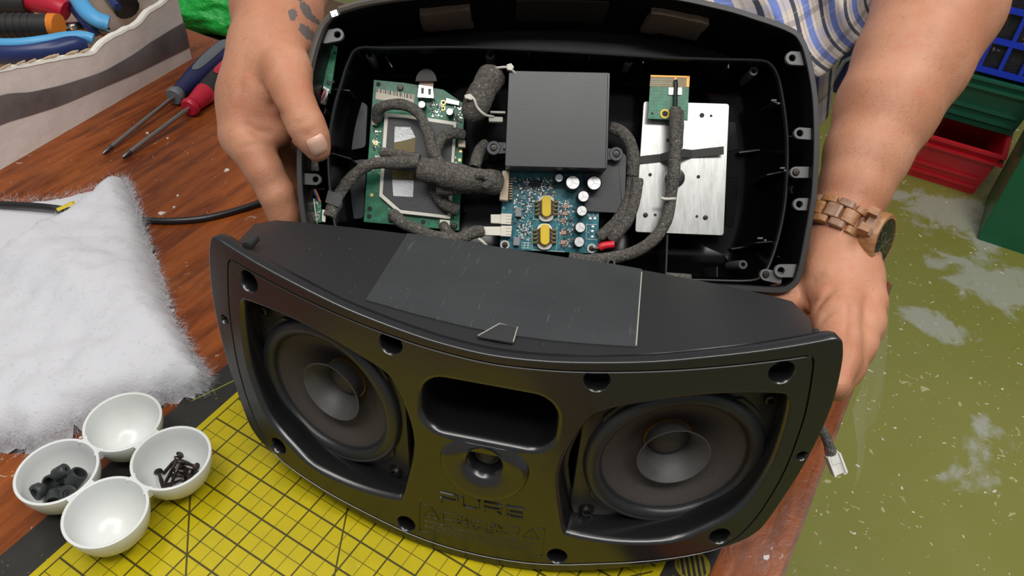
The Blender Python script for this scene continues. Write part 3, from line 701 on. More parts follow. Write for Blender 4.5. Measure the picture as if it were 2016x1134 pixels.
# foam pads and label stuck to the upper inside wall
FOAMPAD = material('brown_foam_pad', (0.13, 0.085, 0.055), 0.95, bump=(300, .8, .002))
def on_top_wall(name, u0, u1, z0, z1, th, mat, ragged=0.0):
    x0, x1 = S(u0, 30, .04)[0], S(u1, 30, .04)[0]; topi = inn3[inn3[:, 1] > ctr2[1] + .06]; topi = topi[np.argsort(topi[:, 0])]
    def wy(x, z): return float(np.interp(x, topi[:, 0], topi[:, 1])) - .0012 - .0025 * (z / .066)
    ring_ = [(x, z0) for x in np.linspace(x0, x1, 7)] + [(x1, z) for z in np.linspace(z0, z1, 5)[1:]] + [(x, z1) for x in np.linspace(x1, x0, 7)[1:]] + [(x0, z) for z in np.linspace(z1, z0, 5)[1:-1]]
    ring_ = [(x + ragged * rng.normal(), z + ragged * rng.normal()) for x, z in ring_]; cx_, cz_ = (x0 + x1) / 2, (z0 + z1) / 2
    mb = MB(); mb.loft([[(x, wy(x, z) + .0005, -z) for x, z in ring_], [(x, wy(x, z) - th, -z) for x, z in ring_], [(cx_ + (x - cx_) * .9, wy(x, z) - th * 1.12, -(cz_ + (z - cz_) * .9)) for x, z in ring_]], True, True, True)
    return mb.build(name, mat, shell, True, 40)
on_top_wall('foam_pad', 828, 926, .020, .064, .005, FOAMPAD, .0012); on_top_wall('foam_pad', 1274, 1382, .020, .064, .005, FOAMPAD, .0012)
on_top_wall('rating_label', 1016, 1194, .016, .066, .0006, material('dark_label', (0.030, 0.024, 0.019), .4))
# light pipe strip and its bright connector on the rim
STRIP = material('grey_seal_strip', (0.075, 0.062, 0.050), .5)
pth = [S(u, v, -.0012) for u, v in smooth_open([(668, 20), (720, 6), (800, -6), (930, -19)], 6)]
mb = MB(); mb.tube(pth, .0034, 8); mb.build('seal_strip', STRIP, shell)
mb = MB(); mb.tube([S(u, v, -.0006) for u, v in smooth_open([(652, 31), (634, 52), (622, 82), (612, 118), (605, 155)], 6)], .0030, 8); mb.build('seal_strip', STRIP, shell)
CHROME = material('bright_metal', (0.75, 0.75, 0.73), .25, 1.0)
mb = MB(); c = S(659, 28, -.003); mb.box(c, (.0056, .0050, .004), np.array(Matrix.Rotation(.35, 3, 'Z'))); mb.cyl(c + [0, 0, .001], c + [0, 0, .0032], .0016, None, 10); mb.build('contact_clip', CHROME, shell)

# ---------------------------------------------------------------- main board with its screening can
PCBG = material('green_solder_mask', (0.012, 0.13, 0.062), .33, var=((0.022, 0.20, 0.105), 160, .45, .6), flecks=((0.55, 0.60, 0.50), 520, .735))
PCBT = material('teal_solder_mask', (0.008, 0.115, 0.155), .33, var=((0.02, 0.20, 0.24), 220, .45, .58), flecks=((0.62, 0.68, 0.62), 430, .70))
WHITEP = material('white_nylon_part', (0.74, 0.71, 0.62), .45)
CREAM = material('cream_connector', (0.62, 0.50, 0.36), .5)
METAL = material('tin_plate', (0.70, 0.69, 0.66), .28, 1.0, bump=(200, .1))
CAN = material('capacitor_top', (0.80, 0.80, 0.80), .30, .9)
SLEEVE = material('capacitor_sleeve', (0.012, 0.012, 0.014), .3)
GOLD = material('gold_pad', (0.75, 0.52, 0.18), .3, 1.0)
SOLDER = material('solder', (0.62, 0.60, 0.56), .3, 1.0)
CHIP = material('black_chip', (0.020, 0.020, 0.021), .4)
BLACKH = material('dark_hole', (0.004, 0.004, 0.004), .6)
def part_on(board, name, pts, d, th, mat, r=0.0): return plate(name, pts, d, th, mat, board, r)
def hole_dot(board, u, v, d, r, ring=None):
    c = S(u, v, d); mb = MB(); mb.lathe([(r, -.0004), (r, .0002), (.0001, .0002)], 18, Matrix.Translation(c)); mb.build('screw_hole', BLACKH, board)
    if ring:
        mb = MB(); mb.lathe([(r * 1.02, 0), (r * 1.02, .0004), (r * 1.7, .0004), (r * 1.7, -.0002)], 22, Matrix.Translation(c)); mb.build('hole_ring', ring, board)
def capacitor(board, u, v, d, r, h, cross=True):
    c = S(u, v, d); cap = MB(); cap.lathe([(r, 0), (r, h - r * .12), (r * .92, h - r * .02), (r * .84, h)], 24, Matrix.Translation(c)); o = cap.build('capacitor', SLEEVE, board)
    # level 3 is the last: the bright top and its vent score are one piece of the same capacitor
    t = MB(); t.lathe([(r * .87, h - .0002), (r * .84, h + .0002), (.0001, h + .0002)], 24, Matrix.Translation(c)); t.build('capacitor_top', CAN, board)
    if cross:
        t = MB()
        for k in range(3):
            a = math.radians(90 + 120 * k + 15); dd = np.array((math.cos(a), math.sin(a)))
            t.box((c[0] + dd[0] * r * .4, c[1] + dd[1] * r * .4, c[2] + h + .0003), (r * .8, r * .10, .0003), np.array(Matrix.Rotation(a, 3, 'Z')))
        t.build('vent_score', CREAM if False else SOLDER, board)
    return o
DM = .070
main = plate('main_board', [(735.5, 157), (800, 163), (873, 176), (915, 205), (904, 454), (715.4, 437)], DM, .0018, PCBG)
part_on(main, 'shield_frame', [(757, 222), (800, 226), (899, 240), (887, 431), (785, 420), (746, 386)], DM - .0050, .0045, WHITEP, .0012)
part_on(main, 'shield_cover', [(764, 230), (800, 232), (893, 246), (881, 424), (788, 413), (753, 382)], DM - .0054, .003, material('dark_tape', (0.040, 0.042, 0.044), .45, bump=(300, .15)), .001)
FOIL = material('crinkled_foil', (0.72, 0.73, 0.74), .32, .95, bump=(900, .8, .001)); KAP = material('amber_tape', (0.16, 0.12, 0.030), .25)
part_on(main, 'foil_patch', [(777, 249), (808, 250), (819, 272), (776, 281)], DM - .0057, .0006, FOIL)
part_on(main, 'amber_tape', [(775, 282), (818, 270), (817, 300), (776, 303)], DM - .0057, .0006, KAP)
part_on(main, 'foil_patch', [(772, 353), (815, 355), (813, 388), (774, 386)], DM - .0057, .0006, FOIL)
part_on(main, 'amber_tape', [(772, 336), (813, 338), (813, 354), (772, 353)], DM - .0057, .0006, KAP)
# barcode label
m = material('barcode_print', (.6, .55, .45), .6); g = NG(m); co, X, Y, Z = g.coords()
bars = g.step(g.noise(g.math('MULTIPLY', X, 1.0) if False else (lambda cmb: (g.link(X, cmb.inputs[0]), cmb.outputs[0])[1])(g.new('ShaderNodeCombineXYZ')), 900, 1), .47, .51)
yc = S(768, 186, DM - .0004)[1]
rel = g.math('ADD', g.math('SUBTRACT', Y, yc), g.math('MULTIPLY', g.math('SUBTRACT', X, S(768, 186, DM)[0]), .20))
strip = g.math('MULTIPLY', g.step(rel, -.0004, 0.0), g.math('SUBTRACT', 1.0, g.step(rel, .0036, .0040)))
g.color(g.mix(g.math('MULTIPLY', strip, g.math('SUBTRACT', 1.0, bars)), (.66, .60, .48), (.03, .03, .03)))
part_on(main, 'barcode_label', [(741, 174), (817, 187), (814, 206), (739, 195)], DM - .0004, .0004, m)
part_on(main, 'usb_socket', [(824, 166), (853, 170), (855, 194), (821, 192)], DM - .0075, .0075, METAL, .0006)
part_on(main, 'usb_socket_slot', [(829, 172), (835, 173), (834, 185), (829, 184)], DM - .0077, .0006, CHIP); part_on(main, 'usb_socket_slot', [(843, 174), (849, 175), (848, 187), (843, 186)], DM - .0077, .0006, CHIP)
part_on(main, 'ribbon_cable', [(826, 155), (854, 158), (853, 170), (825, 166)], DM - .006, .001, material('copper_ribbon', (0.45, 0.30, 0.22), .4))
pts = [(839 + 21 * math.cos(math.radians(a)), 160 - 25 * math.sin(math.radians(a))) for a in range(0, 181, 15)]
part_on(main, 'round_sticker', pts, DM - .010, .001, material('dark_brown_sticker', (0.055, 0.048, 0.044), .6))
part_on(main, 'crystal', [(878, 192), (905, 199), (904, 208), (877, 203)], DM - .0035, .0035, METAL, .0006)
for u, v in ((873, 202), (872, 213)): hole_dot(main, u, v, DM - .0002, .0014, GOLD)
capacitor(main, 833, 211, DM, .0036, .011, False); capacitor(main, 887, 225, DM, .0036, .011, False)
for u, v in ((745, 166), (728, 411), (727, 426), (833, 437)): hole_dot(main, u, v, DM - .0002, .0022)
for u, v in ((788, 173), (770, 432), (894, 445)): screw_head(u, v, DM - .0005, .0030, main)
part_on(main, 'board_connector', [(734, 210), (741, 210), (741, 246), (732, 245)], DM - .006, .006, CREAM); part_on(main, 'board_connector', [(866, 432), (886, 434), (885, 446), (865, 444)], DM - .006, .006, WHITEP)
part_on(main, 'board_connector', [(902, 276), (916, 276), (916, 290), (902, 289)], DM - .007, .007, CREAM)
part_on(main, 'flat_cable_socket', [(738, 306), (758, 308), (758, 316), (737, 315)], DM - .004, .004, WHITEP)
for u, v in ((738, 280), (741, 283), (907, 297), (905, 315), (732, 384)): 
    part_on(main, 'gold_pad', [(u - 3, v - 3), (u + 3, v - 3), (u + 3, v + 3), (u - 3, v + 3)], DM - .0003, .0003, GOLD)
mbp = MB()                                                       # tiny surface-mount parts, too small to tell apart
def smd_field(mb, poly, n, d, board_scale=1.0, hmin=.0006):
    P = np.asarray(poly, float); lo, hi = P.min(0), P.max(0)
    for _ in range(n):
        u, v = lo + (hi - lo) * rng.random(2); c = S(u, v, d); w = (.0009 + .0012 * rng.random()) * board_scale; h = w * (.45 + .2 * rng.random())
        if rng.random() < .5: w, h = h, w
        z = hmin + .0005 * rng.random(); mb.box((c[0], c[1], c[2] + z / 2), (w, h, z))
smd_field(mbp, [(845, 196), (870, 230)], 26, DM); smd_field(mbp, [(890, 205), (912, 240)], 14, DM); smd_field(mbp, [(732, 255), (750, 300)], 20, DM); smd_field(mbp, [(730, 320), (748, 345)], 10, DM); smd_field(mbp, [(888, 250), (905, 430)], 20, DM)
mbp.build('surface_mount_parts', SOLDER, main, False, kind='stuff')
mbp = MB(); smd_field(mbp, [(845, 196), (870, 230)], 14, DM, 1.2, .0009); smd_field(mbp, [(890, 205), (912, 240)], 10, DM, 1.3, .0009); smd_field(mbp, [(732, 255), (750, 300)], 9, DM, 1.1, .0009); mbp.build('surface_mount_chips', CHIP, main, False, kind='stuff')

# ---------------------------------------------------------------- power supply box
PSU = material('psu_plastic', (0.040, 0.042, 0.043), .36, bump=(500, .05), rvar=.04)
PD = .026
psu = plate('power_supply_box', [(1002, 139), (1201, 143), (1196, 332), (994, 327)], PD, .050, PSU, r=.0018)
plate('psu_edge_lip', [(1196.5, 146), (1201, 146), (1195.5, 331), (1191.5, 331)], PD - .0006, .002, PADM, psu)
plate('psu_lower_case', [(1150, 292), (1216, 294), (1234, 306), (1230, 412), (1222, 420), (1150, 416)], .060, .03, PSU, psu, r=.003)
for u, v, dx in ((1213, 303, -1), (972, 291, 1)):
    c = S(u, v, .050); mb = MB(); mb.lathe([(.0066, -.035), (.0066, -.0006), (.0060, 0), (.0040, 0), (.0038, -.0012), (.0001, -.0012)], 24, Matrix.Translation(c)); mb.box((c[0] + dx * .006, c[1], c[2] - .0175), (.010, .010, .034)); mb.build('fixing_ear', PADM, psu); screw_head(u, v, .0512, .0032, psu)
plate('psu_clip', [(990, 282), (998, 282), (998, 293), (990, 293)], PD + .002, .006, PADM, psu)
plate('tie_anchor', [(1004, 146), (1018, 143), (1018, 153), (1004, 158)], PD + .004, .008, SLEEVE, psu)
plate('mains_plug', [(962, 229), (990, 230), (990, 240), (962, 239)], .050, .006, WHITEP, shell, r=.0008); plate('mains_plug', [(965, 218), (995, 219), (995, 223), (965, 222)], .045, .003, WHITEP, shell)

# ---------------------------------------------------------------- amplifier board
DA_ = .064
amp = plate('amplifier_board', [(990, 335), (1182, 338), (1181, 376), (1177, 500), (984, 491)], DA_, .0018, PCBT)
for u, v, r, h in ((1099, 354, .0045, .013), (1125, 364, .0076, .017), (1166, 365, .0076, .017), (1146, 390, .0060, .014), (1143, 418, .0056, .014), (1140, 450, .0056, .014), (1138, 478, .0056, .014)):
    capacitor(amp, u, v, DA_ - .001, r * .92, h)
YEL = material('yellow_inductor', (0.72, 0.50, 0.02), .35)
COPPER = material('copper_wire', (0.70, 0.33, 0.12), .3, 1.0)
for cu, cv in ((1075, 410), (1072, 465)):
    c = S(cu, cv, DA_ - .001); mb = MB()
    mb.prism(rrect(.0138, .0240, .0055, 5, c[0], c[1] - .0005), c[2], c[2] + .0035); mb.build('inductor_bobbin', WHITEP, amp)
    mb = MB(); mb.prism(rrect(.0125, .0150, .003, 5, c[0], c[1]), c[2] + .0030, c[2] + .0070); mb.build('inductor_core', CHIP, amp)
    mb = MB(); L = rrect(.0085, .0190, .0040, 6, c[0], c[1] + .0008); mb.loft([lz(L, c[2] + .0050), lz(L, c[2] + .0092), lz(offset_loop(L, .0006), c[2] + .0098)], True, True, True); mb.build('inductor_cap', YEL, amp)
    for k in range(4):
        for sx in (-1, 1):
            x = c[0] + sx * .0086; y = c[1] + .0055 - k * .0037; mb = MB()
            mb.tube([(x - sx * .003, y, c[2] + .002), (x - sx * .0015, y, c[2] + .0052), (x + sx * .0006, y - .0004, c[2] + .0042), (x + sx * .0018, y - .0005, c[2] + .0002)], .0011, 7); mb.build('inductor_lead', COPPER if sx > 0 else GOLD, amp)
part_on(amp, 'board_connector', [(989, 336), (1003, 337), (1000, 395), (983, 393)], DA_ - .012, .012, CREAM, .0006)
for k in range(9):
    v = 350 + k * 5; part_on(amp, 'connector_pin', [(1002, v), (1009, v), (1009, v + 2), (1002, v + 2)], DA_ - .008, .008, CREAM)
for v0, L in ((420, 966), (444, 949)):
    part_on(amp, 'speaker_socket', [(986, v0), (1008, v0 + 1), (1006, v0 + 22), (985, v0 + 21)], DA_ - .009, .009, WHITEP, .0006)
    part_on(amp, 'speaker_plug', [(L, v0 + 2), (986, v0 + 2), (986, v0 + 20), (L, v0 + 19)], DA_ - .0085, .007, WHITEP, .0006)
    for k in range(3): part_on(amp, 'socket_slot', [(996, v0 + 4 + k * 6), (1007, v0 + 4 + k * 6), (1007, v0 + 6 + k * 6), (996, v0 + 6 + k * 6)], DA_ - .0093, .0006, CREAM)
GREYC = material('grey_film_capacitor', (0.22, 0.23, 0.26), .4)
part_on(amp, 'film_capacitor', [(1015, 408), (1027, 408), (1027, 427), (1014, 426)], DA_ - .006, .006, GREYC, .0006); part_on(amp, 'film_capacitor', [(1011, 466), (1024, 467), (1023, 484), (1010, 483)], DA_ - .006, .006, GREYC, .0006)
part_on(amp, 'driver_chip', [(1043, 355), (1066, 356), (1065, 367), (1043, 366)], DA_ - .002, .002, CHIP)
PINK = material('pink_resistor', (0.46, 0.27, 0.19), .5)
for u, v in ((1113, 406), (1113, 420), (1110, 458), (1109, 477)): part_on(amp, 'power_resistor', [(u - 5, v - 4), (u + 5, v - 4), (u + 5, v + 4), (u - 5, v + 4)], DA_ - .0015, .0015, PINK)
for u, v in ((994, 482), (1165, 489)):
    hole_dot(amp, u, v, DA_ - .0006, .0026, SOLDER); screw_head(u, v, DA_ - .0010, .0026, amp)
for u, v in ((1173, 402), (1162, 431), (1171, 431), (1167, 447), (1166, 456), (1166, 467)):
    c = S(u, v, DA_ - .0003); mb = MB(); mb.lathe([(.0017, -.0003), (.0014, .0004), (.0001, .0006)], 14, Matrix.Translation(c)); mb.build('solder_pad', SOLDER, amp)
SILK = material('silk_screen', (0.62, 0.70, 0.66), .6)
mb = MB()
for (a, b_) in (((1158, 408), (1178, 408)), ((1158, 408), (1158, 425)), ((1168, 408), (1168, 425)), ((1178, 408), (1177, 425)), ((1158, 426), (1178, 426)), ((1154, 442), (1176, 442)), ((1154, 442), (1154, 470)), ((1154, 471), (1176, 472)), ((1051, 393), (1051, 431)), ((1099, 392), (1099, 433)), ((1048, 448), (1048, 490)), ((1096, 446), (1096, 491)), ((1048, 432), (1100, 433)), ((1026, 478), (1046, 479)), ((1026, 483), (1046, 484)), ((1026, 488), (1046, 489)), ((1033, 476), (1032, 490)), ((1040, 476), (1039, 490)), ((1046, 492), (1112, 496))):
    p, q = S(*a, DA_ - .0002), S(*b_, DA_ - .0002); mb.tube([p, q], .00032, 4)
mb.build('silk_lines', SILK, amp, False, kind='stuff')
mbp = MB()
for reg, n in (([(1012, 350), (1090, 400)], 120), ([(1012, 400), (1046, 470)], 70), ([(1100, 395), (1130, 490)], 70), ([(1020, 440), (1046, 476)], 45)): smd_field(mbp, reg, n, DA_)
mbp.build('surface_mount_parts', SOLDER, amp, False, kind='stuff')
mbp = MB()
for reg, n in (([(1012, 350), (1095, 400)], 80), ([(1100, 395), (1130, 490)], 45), ([(1012, 400), (1046, 470)], 30)): smd_field(mbp, reg, n, DA_, 1.15, .0009)
mbp.build('surface_mount_chips', CHIP, amp, False, kind='stuff')
mbp = MB()
for reg, n in (([(1012, 350), (1095, 400)], 40), ([(1100, 395), (1130, 490)], 30)): smd_field(mbp, reg, n, DA_, 1.1, .0008)
mbp.build('surface_mount_resistors', PINK, amp, False, kind='stuff')

# ---------------------------------------------------------------- aluminium plate and aerial board
ALU = material('brushed_aluminium', (0.54, 0.54, 0.52), .33, 1.0, var=((0.42, 0.42, 0.40), 60, .4, .7), stretch=(6, 1, 1), rvar=.06)
DP = .060
alu = plate('metal_plate', [(1267, 199), (1436, 204), (1425, 464), (1250, 457)], DP, .0016, ALU, r=.0030)
c = S(1328, 350, DP - .0006); mb = MB(); mb.lathe([(.0093, -.0008), (.0093, .0012), (.0085, .0016), (.0045, .0016), (.0042, -.0008)], 30, Matrix.Translation(c)); mb.build('grommet', SLEEVE, alu)
mb = MB(); mb.lathe([(.0042, -.0002), (.0001, -.0002)], 20, Matrix.Translation(c)); mb.build('grommet_core', GOLD, alu)
for u, v, r in ((1382, 227, .0022), (1400, 228, .0012), (1315, 276, .0017), (1280, 344, .0016), (1375, 348, .0016), (1325, 393, .0016), (1290, 423, .0013), (1372, 426, .0013)): hole_dot(alu, u, v, DP - .0002, r)
for u, v in ((1271, 423), (1389, 428)): screw_head(u, v, DP - .0006, .0022, alu)
AMB = material('aerial_amber_mask', (0.20, 0.13, 0.018), .3, var=((0.26, 0.17, 0.03), 120)); TRACE = material('aerial_copper_track', (0.62, 0.27, 0.06), .35, .5)
da = .050
aer = plate('aerial_board', [(1281, 148), (1358, 150), (1354, 237), (1275, 234)], da, .0014, PCBG)
part_on(aer, 'aerial_window', [(1281, 148), (1358, 150), (1356, 172), (1279, 170)], da - .0002, .0003, AMB)
part_on(aer, 'aerial_track', [(1281, 147.5), (1358, 149.5), (1358, 153), (1281, 151)], da - .0005, .0003, TRACE); part_on(aer, 'aerial_track', [(1352, 150), (1358, 150), (1357, 171), (1351, 171)], da - .0005, .0003, TRACE); part_on(aer, 'aerial_track', [(1328, 150), (1332, 150), (1332, 158), (1328, 158)], da - .0005, .0003, TRACE)
hole_dot(aer, 1309, 224, da - .0004, .0026, YEL); hole_dot(aer, 1284, 223, da - .0003, .0010)
c = S(1329, 180, da - .0004); mb = MB(); mb.box((c[0] - .0036, c[1], c[2] + .0006), (.0050, .0066, .0012)); mb.box((c[0] + .0034, c[1], c[2] + .0006), (.0050, .0066, .0012)); mb.build('solder_joint', SOLDER, aer)
mb = MB()
for i in range(13):
    for j in range(9):
        u, v = 1284 + i * 5.6, 178 + j * 6.4
        if abs(u - 1330) < 14 or abs(u - 1309) < 9 and v > 210: continue
        c = S(u, v, da - .0002); mb.box((c[0], c[1], c[2] + .0001), (.0007, .0007, .0003))
mb.build('via_dots', material('via_green', (0.10, 0.36, 0.22), .35), aer, False, kind='stuff')
mb = MB()
for k, (v, w) in enumerate(((157, 46), (161, 22), (165, 44))):
    u = 1283
    while u < 1283 + w: 
        c = S(u, v, da - .0005); mb.box((c[0], c[1], c[2] + .0001), (.0007, .0006, .0002)); u += 2.6
mb.build('small_print', SILK, aer, False, kind='stuff')
DARKT = material('black_cloth_tape', (0.045, 0.043, 0.040), .8, bump=(800, .3))
tp = []
for u, v, d in ((1255, 316, DP - .0006), (1300, 311, DP - .0008), (1316, 306, .046), (1330, 303, .0415), (1346, 301, .046), (1362, 303, DP - .001), (1425, 296, DP - .006)): tp.append((u, v, d))
mb = MB(); up_ = [S(u, v - 8, d) for u, v, d in tp]; dn = [S(u, v + 8, d) for u, v, d in tp]; up2 = [p - [0, 0, .0005] for p in up_]; dn2 = [p - [0, 0, .0005] for p in dn]
mb.loft([up_, dn, dn2, up2, up_], False); mb.build('cloth_tape', DARKT, shell, True, 40)

# ---------------------------------------------------------------- foam-sleeved cables
def cable(pts, r, name='foam_sleeved_cable', mat=FOAM, n=12, lump=.12):
    P = np.array([S(u, v, d) for u, v, d in pts]); P = smooth_open(P, 7); N = len(P)
    rr_ = np.array([r * (1 + lump * noise.noise(Vector(p) * 120)) for p in P]); rr_[0] *= .9; rr_[-1] *= .9
    mb = MB(); mb.tube(P, rr_, n); return mb.build(name, mat, shell)
cable([(742, 236, .064), (746, 215, .056), (770, 206, .050), (800, 208, .048), (826, 226, .046), (842, 262, .044), (852, 300, .044), (872, 330, .046)], .0050)
cable([(655, 408, .040), (672, 376, .044), (700, 342, .046), (735, 322, .045), (780, 321, .044), (826, 320, .043)], .0056)
cable([(752, 300, .055), (780, 304, .050), (826, 313, .047)], .0046)
cable([(914, 266, .058), (893, 262, .054), (872, 270, .052), (860, 292, .050), (858, 312, .048)], .0052)
cable([(958, 282, .062), (944, 298, .058), (934, 330, .052)], .0056)
cable([(852, 352, .056), (858, 380, .058), (876, 402, .058), (902, 414, .060)], .0056)
cable([(828, 332, .042), (850, 338, .040), (880, 345, .038), (915, 352, .038), (950, 356, .042), (982, 360, .050)], .0115, lump=.18)
cable([(862, 372, .048), (900, 368, .044), (930, 366, .043)], .0070, lump=.2)
cable([(938, 346, .030), (952, 345, .029), (962, 356, .030), (954, 369, .031)], .0036)
cable([(772, 420, .056), (792, 438, .050), (822, 452, .048), (856, 466, .050), (900, 470, .050), (932, 458, .052), (950, 455, .056)], .0058)
cable([(872, 442, .062), (880, 456, .056), (892, 466, .052)], .0048)
cable([(1200, 250, .060), (1226, 262, .060), (1243, 288, .060), (1247, 322, .060), (1246, 345, .062)], .0058)
cable([(1248, 330, .066), (1242, 378, .062), (1226, 420, .060), (1200, 450, .060), (1180, 466, .062)], .0056)
cable([(1256, 352, .058), (1248, 400, .056), (1234, 436, .056), (1212, 462, .058), (1205, 473, .060)], .0056)
cable([(1330, 212, .045), (1329, 250, .044), (1329, 300, .044), (1326, 345, .044), (1320, 392, .048), (1312, 432, .046), (1292, 466, .046), (1258, 492, .046), (1215, 506, .048), (1160, 512, .050), (1120, 508, .052)], .0056)
cable([(1338, 218, .047), (1338, 250, .046), (1336, 292, .046)], .0040)
cable([(618, 338, .030), (616, 322, .030), (617, 300, .032)], .0046); cable([(648, 428, .030), (654, 412, .032), (664, 396, .038)], .0062)
cable([(1310, 545, .026), (1340, 547, .024), (1360, 548, .024)], .0040, 'foam_strip')
cable([(632, 206, .036), (634, 196, .036), (638, 190, .038)], .0044)
mb = MB(); P = smooth_open([S(975, 140, .040), S(962, 160, .036), S(945, 190, .036), (S(932, 222, .038)), S(930, 238, .044)], 6)
mb.tube(P, [.0075, .0105, .0122, .0128, .0130, .0128, .0125, .0122, .0120, .0120, .0121, .0122, .0124, .0126, .0126, .0125, .0122, .0118, .0112, .0104, .0092, .0078, .0064, .0050, .0030][:len(P)], 16)
mb.v = [tuple(np.array(p) + np.array(noise.noise_vector(Vector(p) * 160)) * .0012) for p in mb.v]; mb.build('foam_bundle', FOAM, shell)
# wires, ties and sleeves
NYL = material('nylon_tie', (0.55, 0.52, 0.46), .4)
cable([(972, 135, .030), (984, 133, .026), (1000, 133, .024), (1012, 142, .026), (1016, 150, .030)], .0012, 'cable_tie', NYL, 8, 0); plate('tie_head', [(997, 127), (1006, 124), (1012, 131), (1008, 139), (998, 137)], .022, .004, NYL, shell, r=.0006)
cable([(918, 190, .026), (932, 194, .022), (940, 212, .024), (955, 226, .028), (972, 230, .040)], .0012, 'cable_tie', NYL, 8, 0); plate('tie_head', [(914, 187), (926, 184), (934, 192), (928, 197), (915, 193)], .021, .004, NYL, shell, r=.0006)
cable([(1301, 390, .040), (1312, 392, .0405), (1330, 391, .044)], .0014, 'cable_tie', NYL, 8, 0)
cable([(942, 470, .045), (950, 476, .044), (958, 484, .046)], .0014, 'cable_tie', NYL, 8, 0)
cable([(1330, 158, .048), (1331, 172, .0470), (1330, 190, .0465), (1330, 214, .046)], .0019, 'coaxial_wire', SLEEVE, 8, 0)
cable([(1180, 489, .057), (1188, 484, .056), (1209, 481, .056)], .0036, 'crimp_sleeve', material('red_crimp', (0.62, 0.015, 0.03), .4), 12, .02)
cable([(1168, 489, .0600), (1176, 489, .058), (1182, 487, .057)], .0016, 'ring_terminal', SOLDER, 8, 0)
ORG = material('orange_insulation', (0.60, 0.16, 0.05), .4); BLU = material('blue_insulation', (0.03, 0.10, 0.38), .4)
for k, (mm, off) in enumerate(((BLU, 0), (ORG, 3), (ORG, -3), (WHITEP, 5))): cable([(642 + off * .6, 176, .030), (638 + off, 188, .030), (632 + off * .5, 201, .034)], .0008, 'wire', mm, 6, 0)
for k, (mm, off) in enumerate(((BLU, 0), (ORG, 3), (SLEEVE, -2))): cable([(617 + off, 373, .032), (622 + off, 384, .030), (629 + off * .6, 398, .030)], .0008, 'wire', mm, 6, 0)
# side indicator boards
EDGEP = material('board_edge_cream', (0.72, 0.70, 0.58), .6)
b1 = plate('side_board', [(648, 83), (664, 92), (656, 150), (650, 185), (628, 172), (636, 130)], .030, .0014, PCBG)
plate('board_edge', [(645, 82), (648.5, 83), (631, 174), (627, 172)], .0285, .003, EDGEP, b1)
for u, v in ((659, 104), (638, 142), (656, 161)): hole_dot(b1, u, v, .0296, .0013)
for k in range(5): plate('solder_joint', [(636 + k * 2.6, 168 + k * 1.6), (638 + k * 2.6, 168.5 + k * 1.6), (637.4 + k * 2.6, 174 + k * 1.6), (635.4 + k * 2.6, 173 + k * 1.6)], .029, .001, CHROME, b1)
plate('driver_chip', [(644, 158), (651, 160), (650, 167), (643, 165)], .0288, .0012, CHIP, b1)
b2 = plate('side_board', [(616, 390), (632, 396), (634, 438), (622, 438)], .030, .0014, PCBG)
plate('board_edge', [(614.5, 390), (617.5, 390.5), (624, 440), (621, 440)], .0285, .003, EDGEP, b2)
mbp = MB(); smd_field(mbp, [(620, 396), (632, 436)], 26, .030); mbp.build('surface_mount_parts', SOLDER, b2, False, kind='stuff')
plate('indicator_housing', [(600, 402), (614, 402), (616, 440), (600, 440)], .022, .02, PADM, shell, r=.003); plate('indicator_housing', [(620, 131), (634, 133), (633, 146), (619, 145)], .028, .012, PADM, shell, r=.002)
WRAP = material('clear_grey_tape', (0.10, 0.10, 0.10), .35, alpha=.75)
plate('clear_tape', [(646, 374), (676, 384), (668, 408), (640, 398)], .026, .0004, WRAP)
plate('flat_wire', [(634, 412), (642, 414), (640, 438), (633, 436)], .028, .002, WHITEP, shell, r=.001)
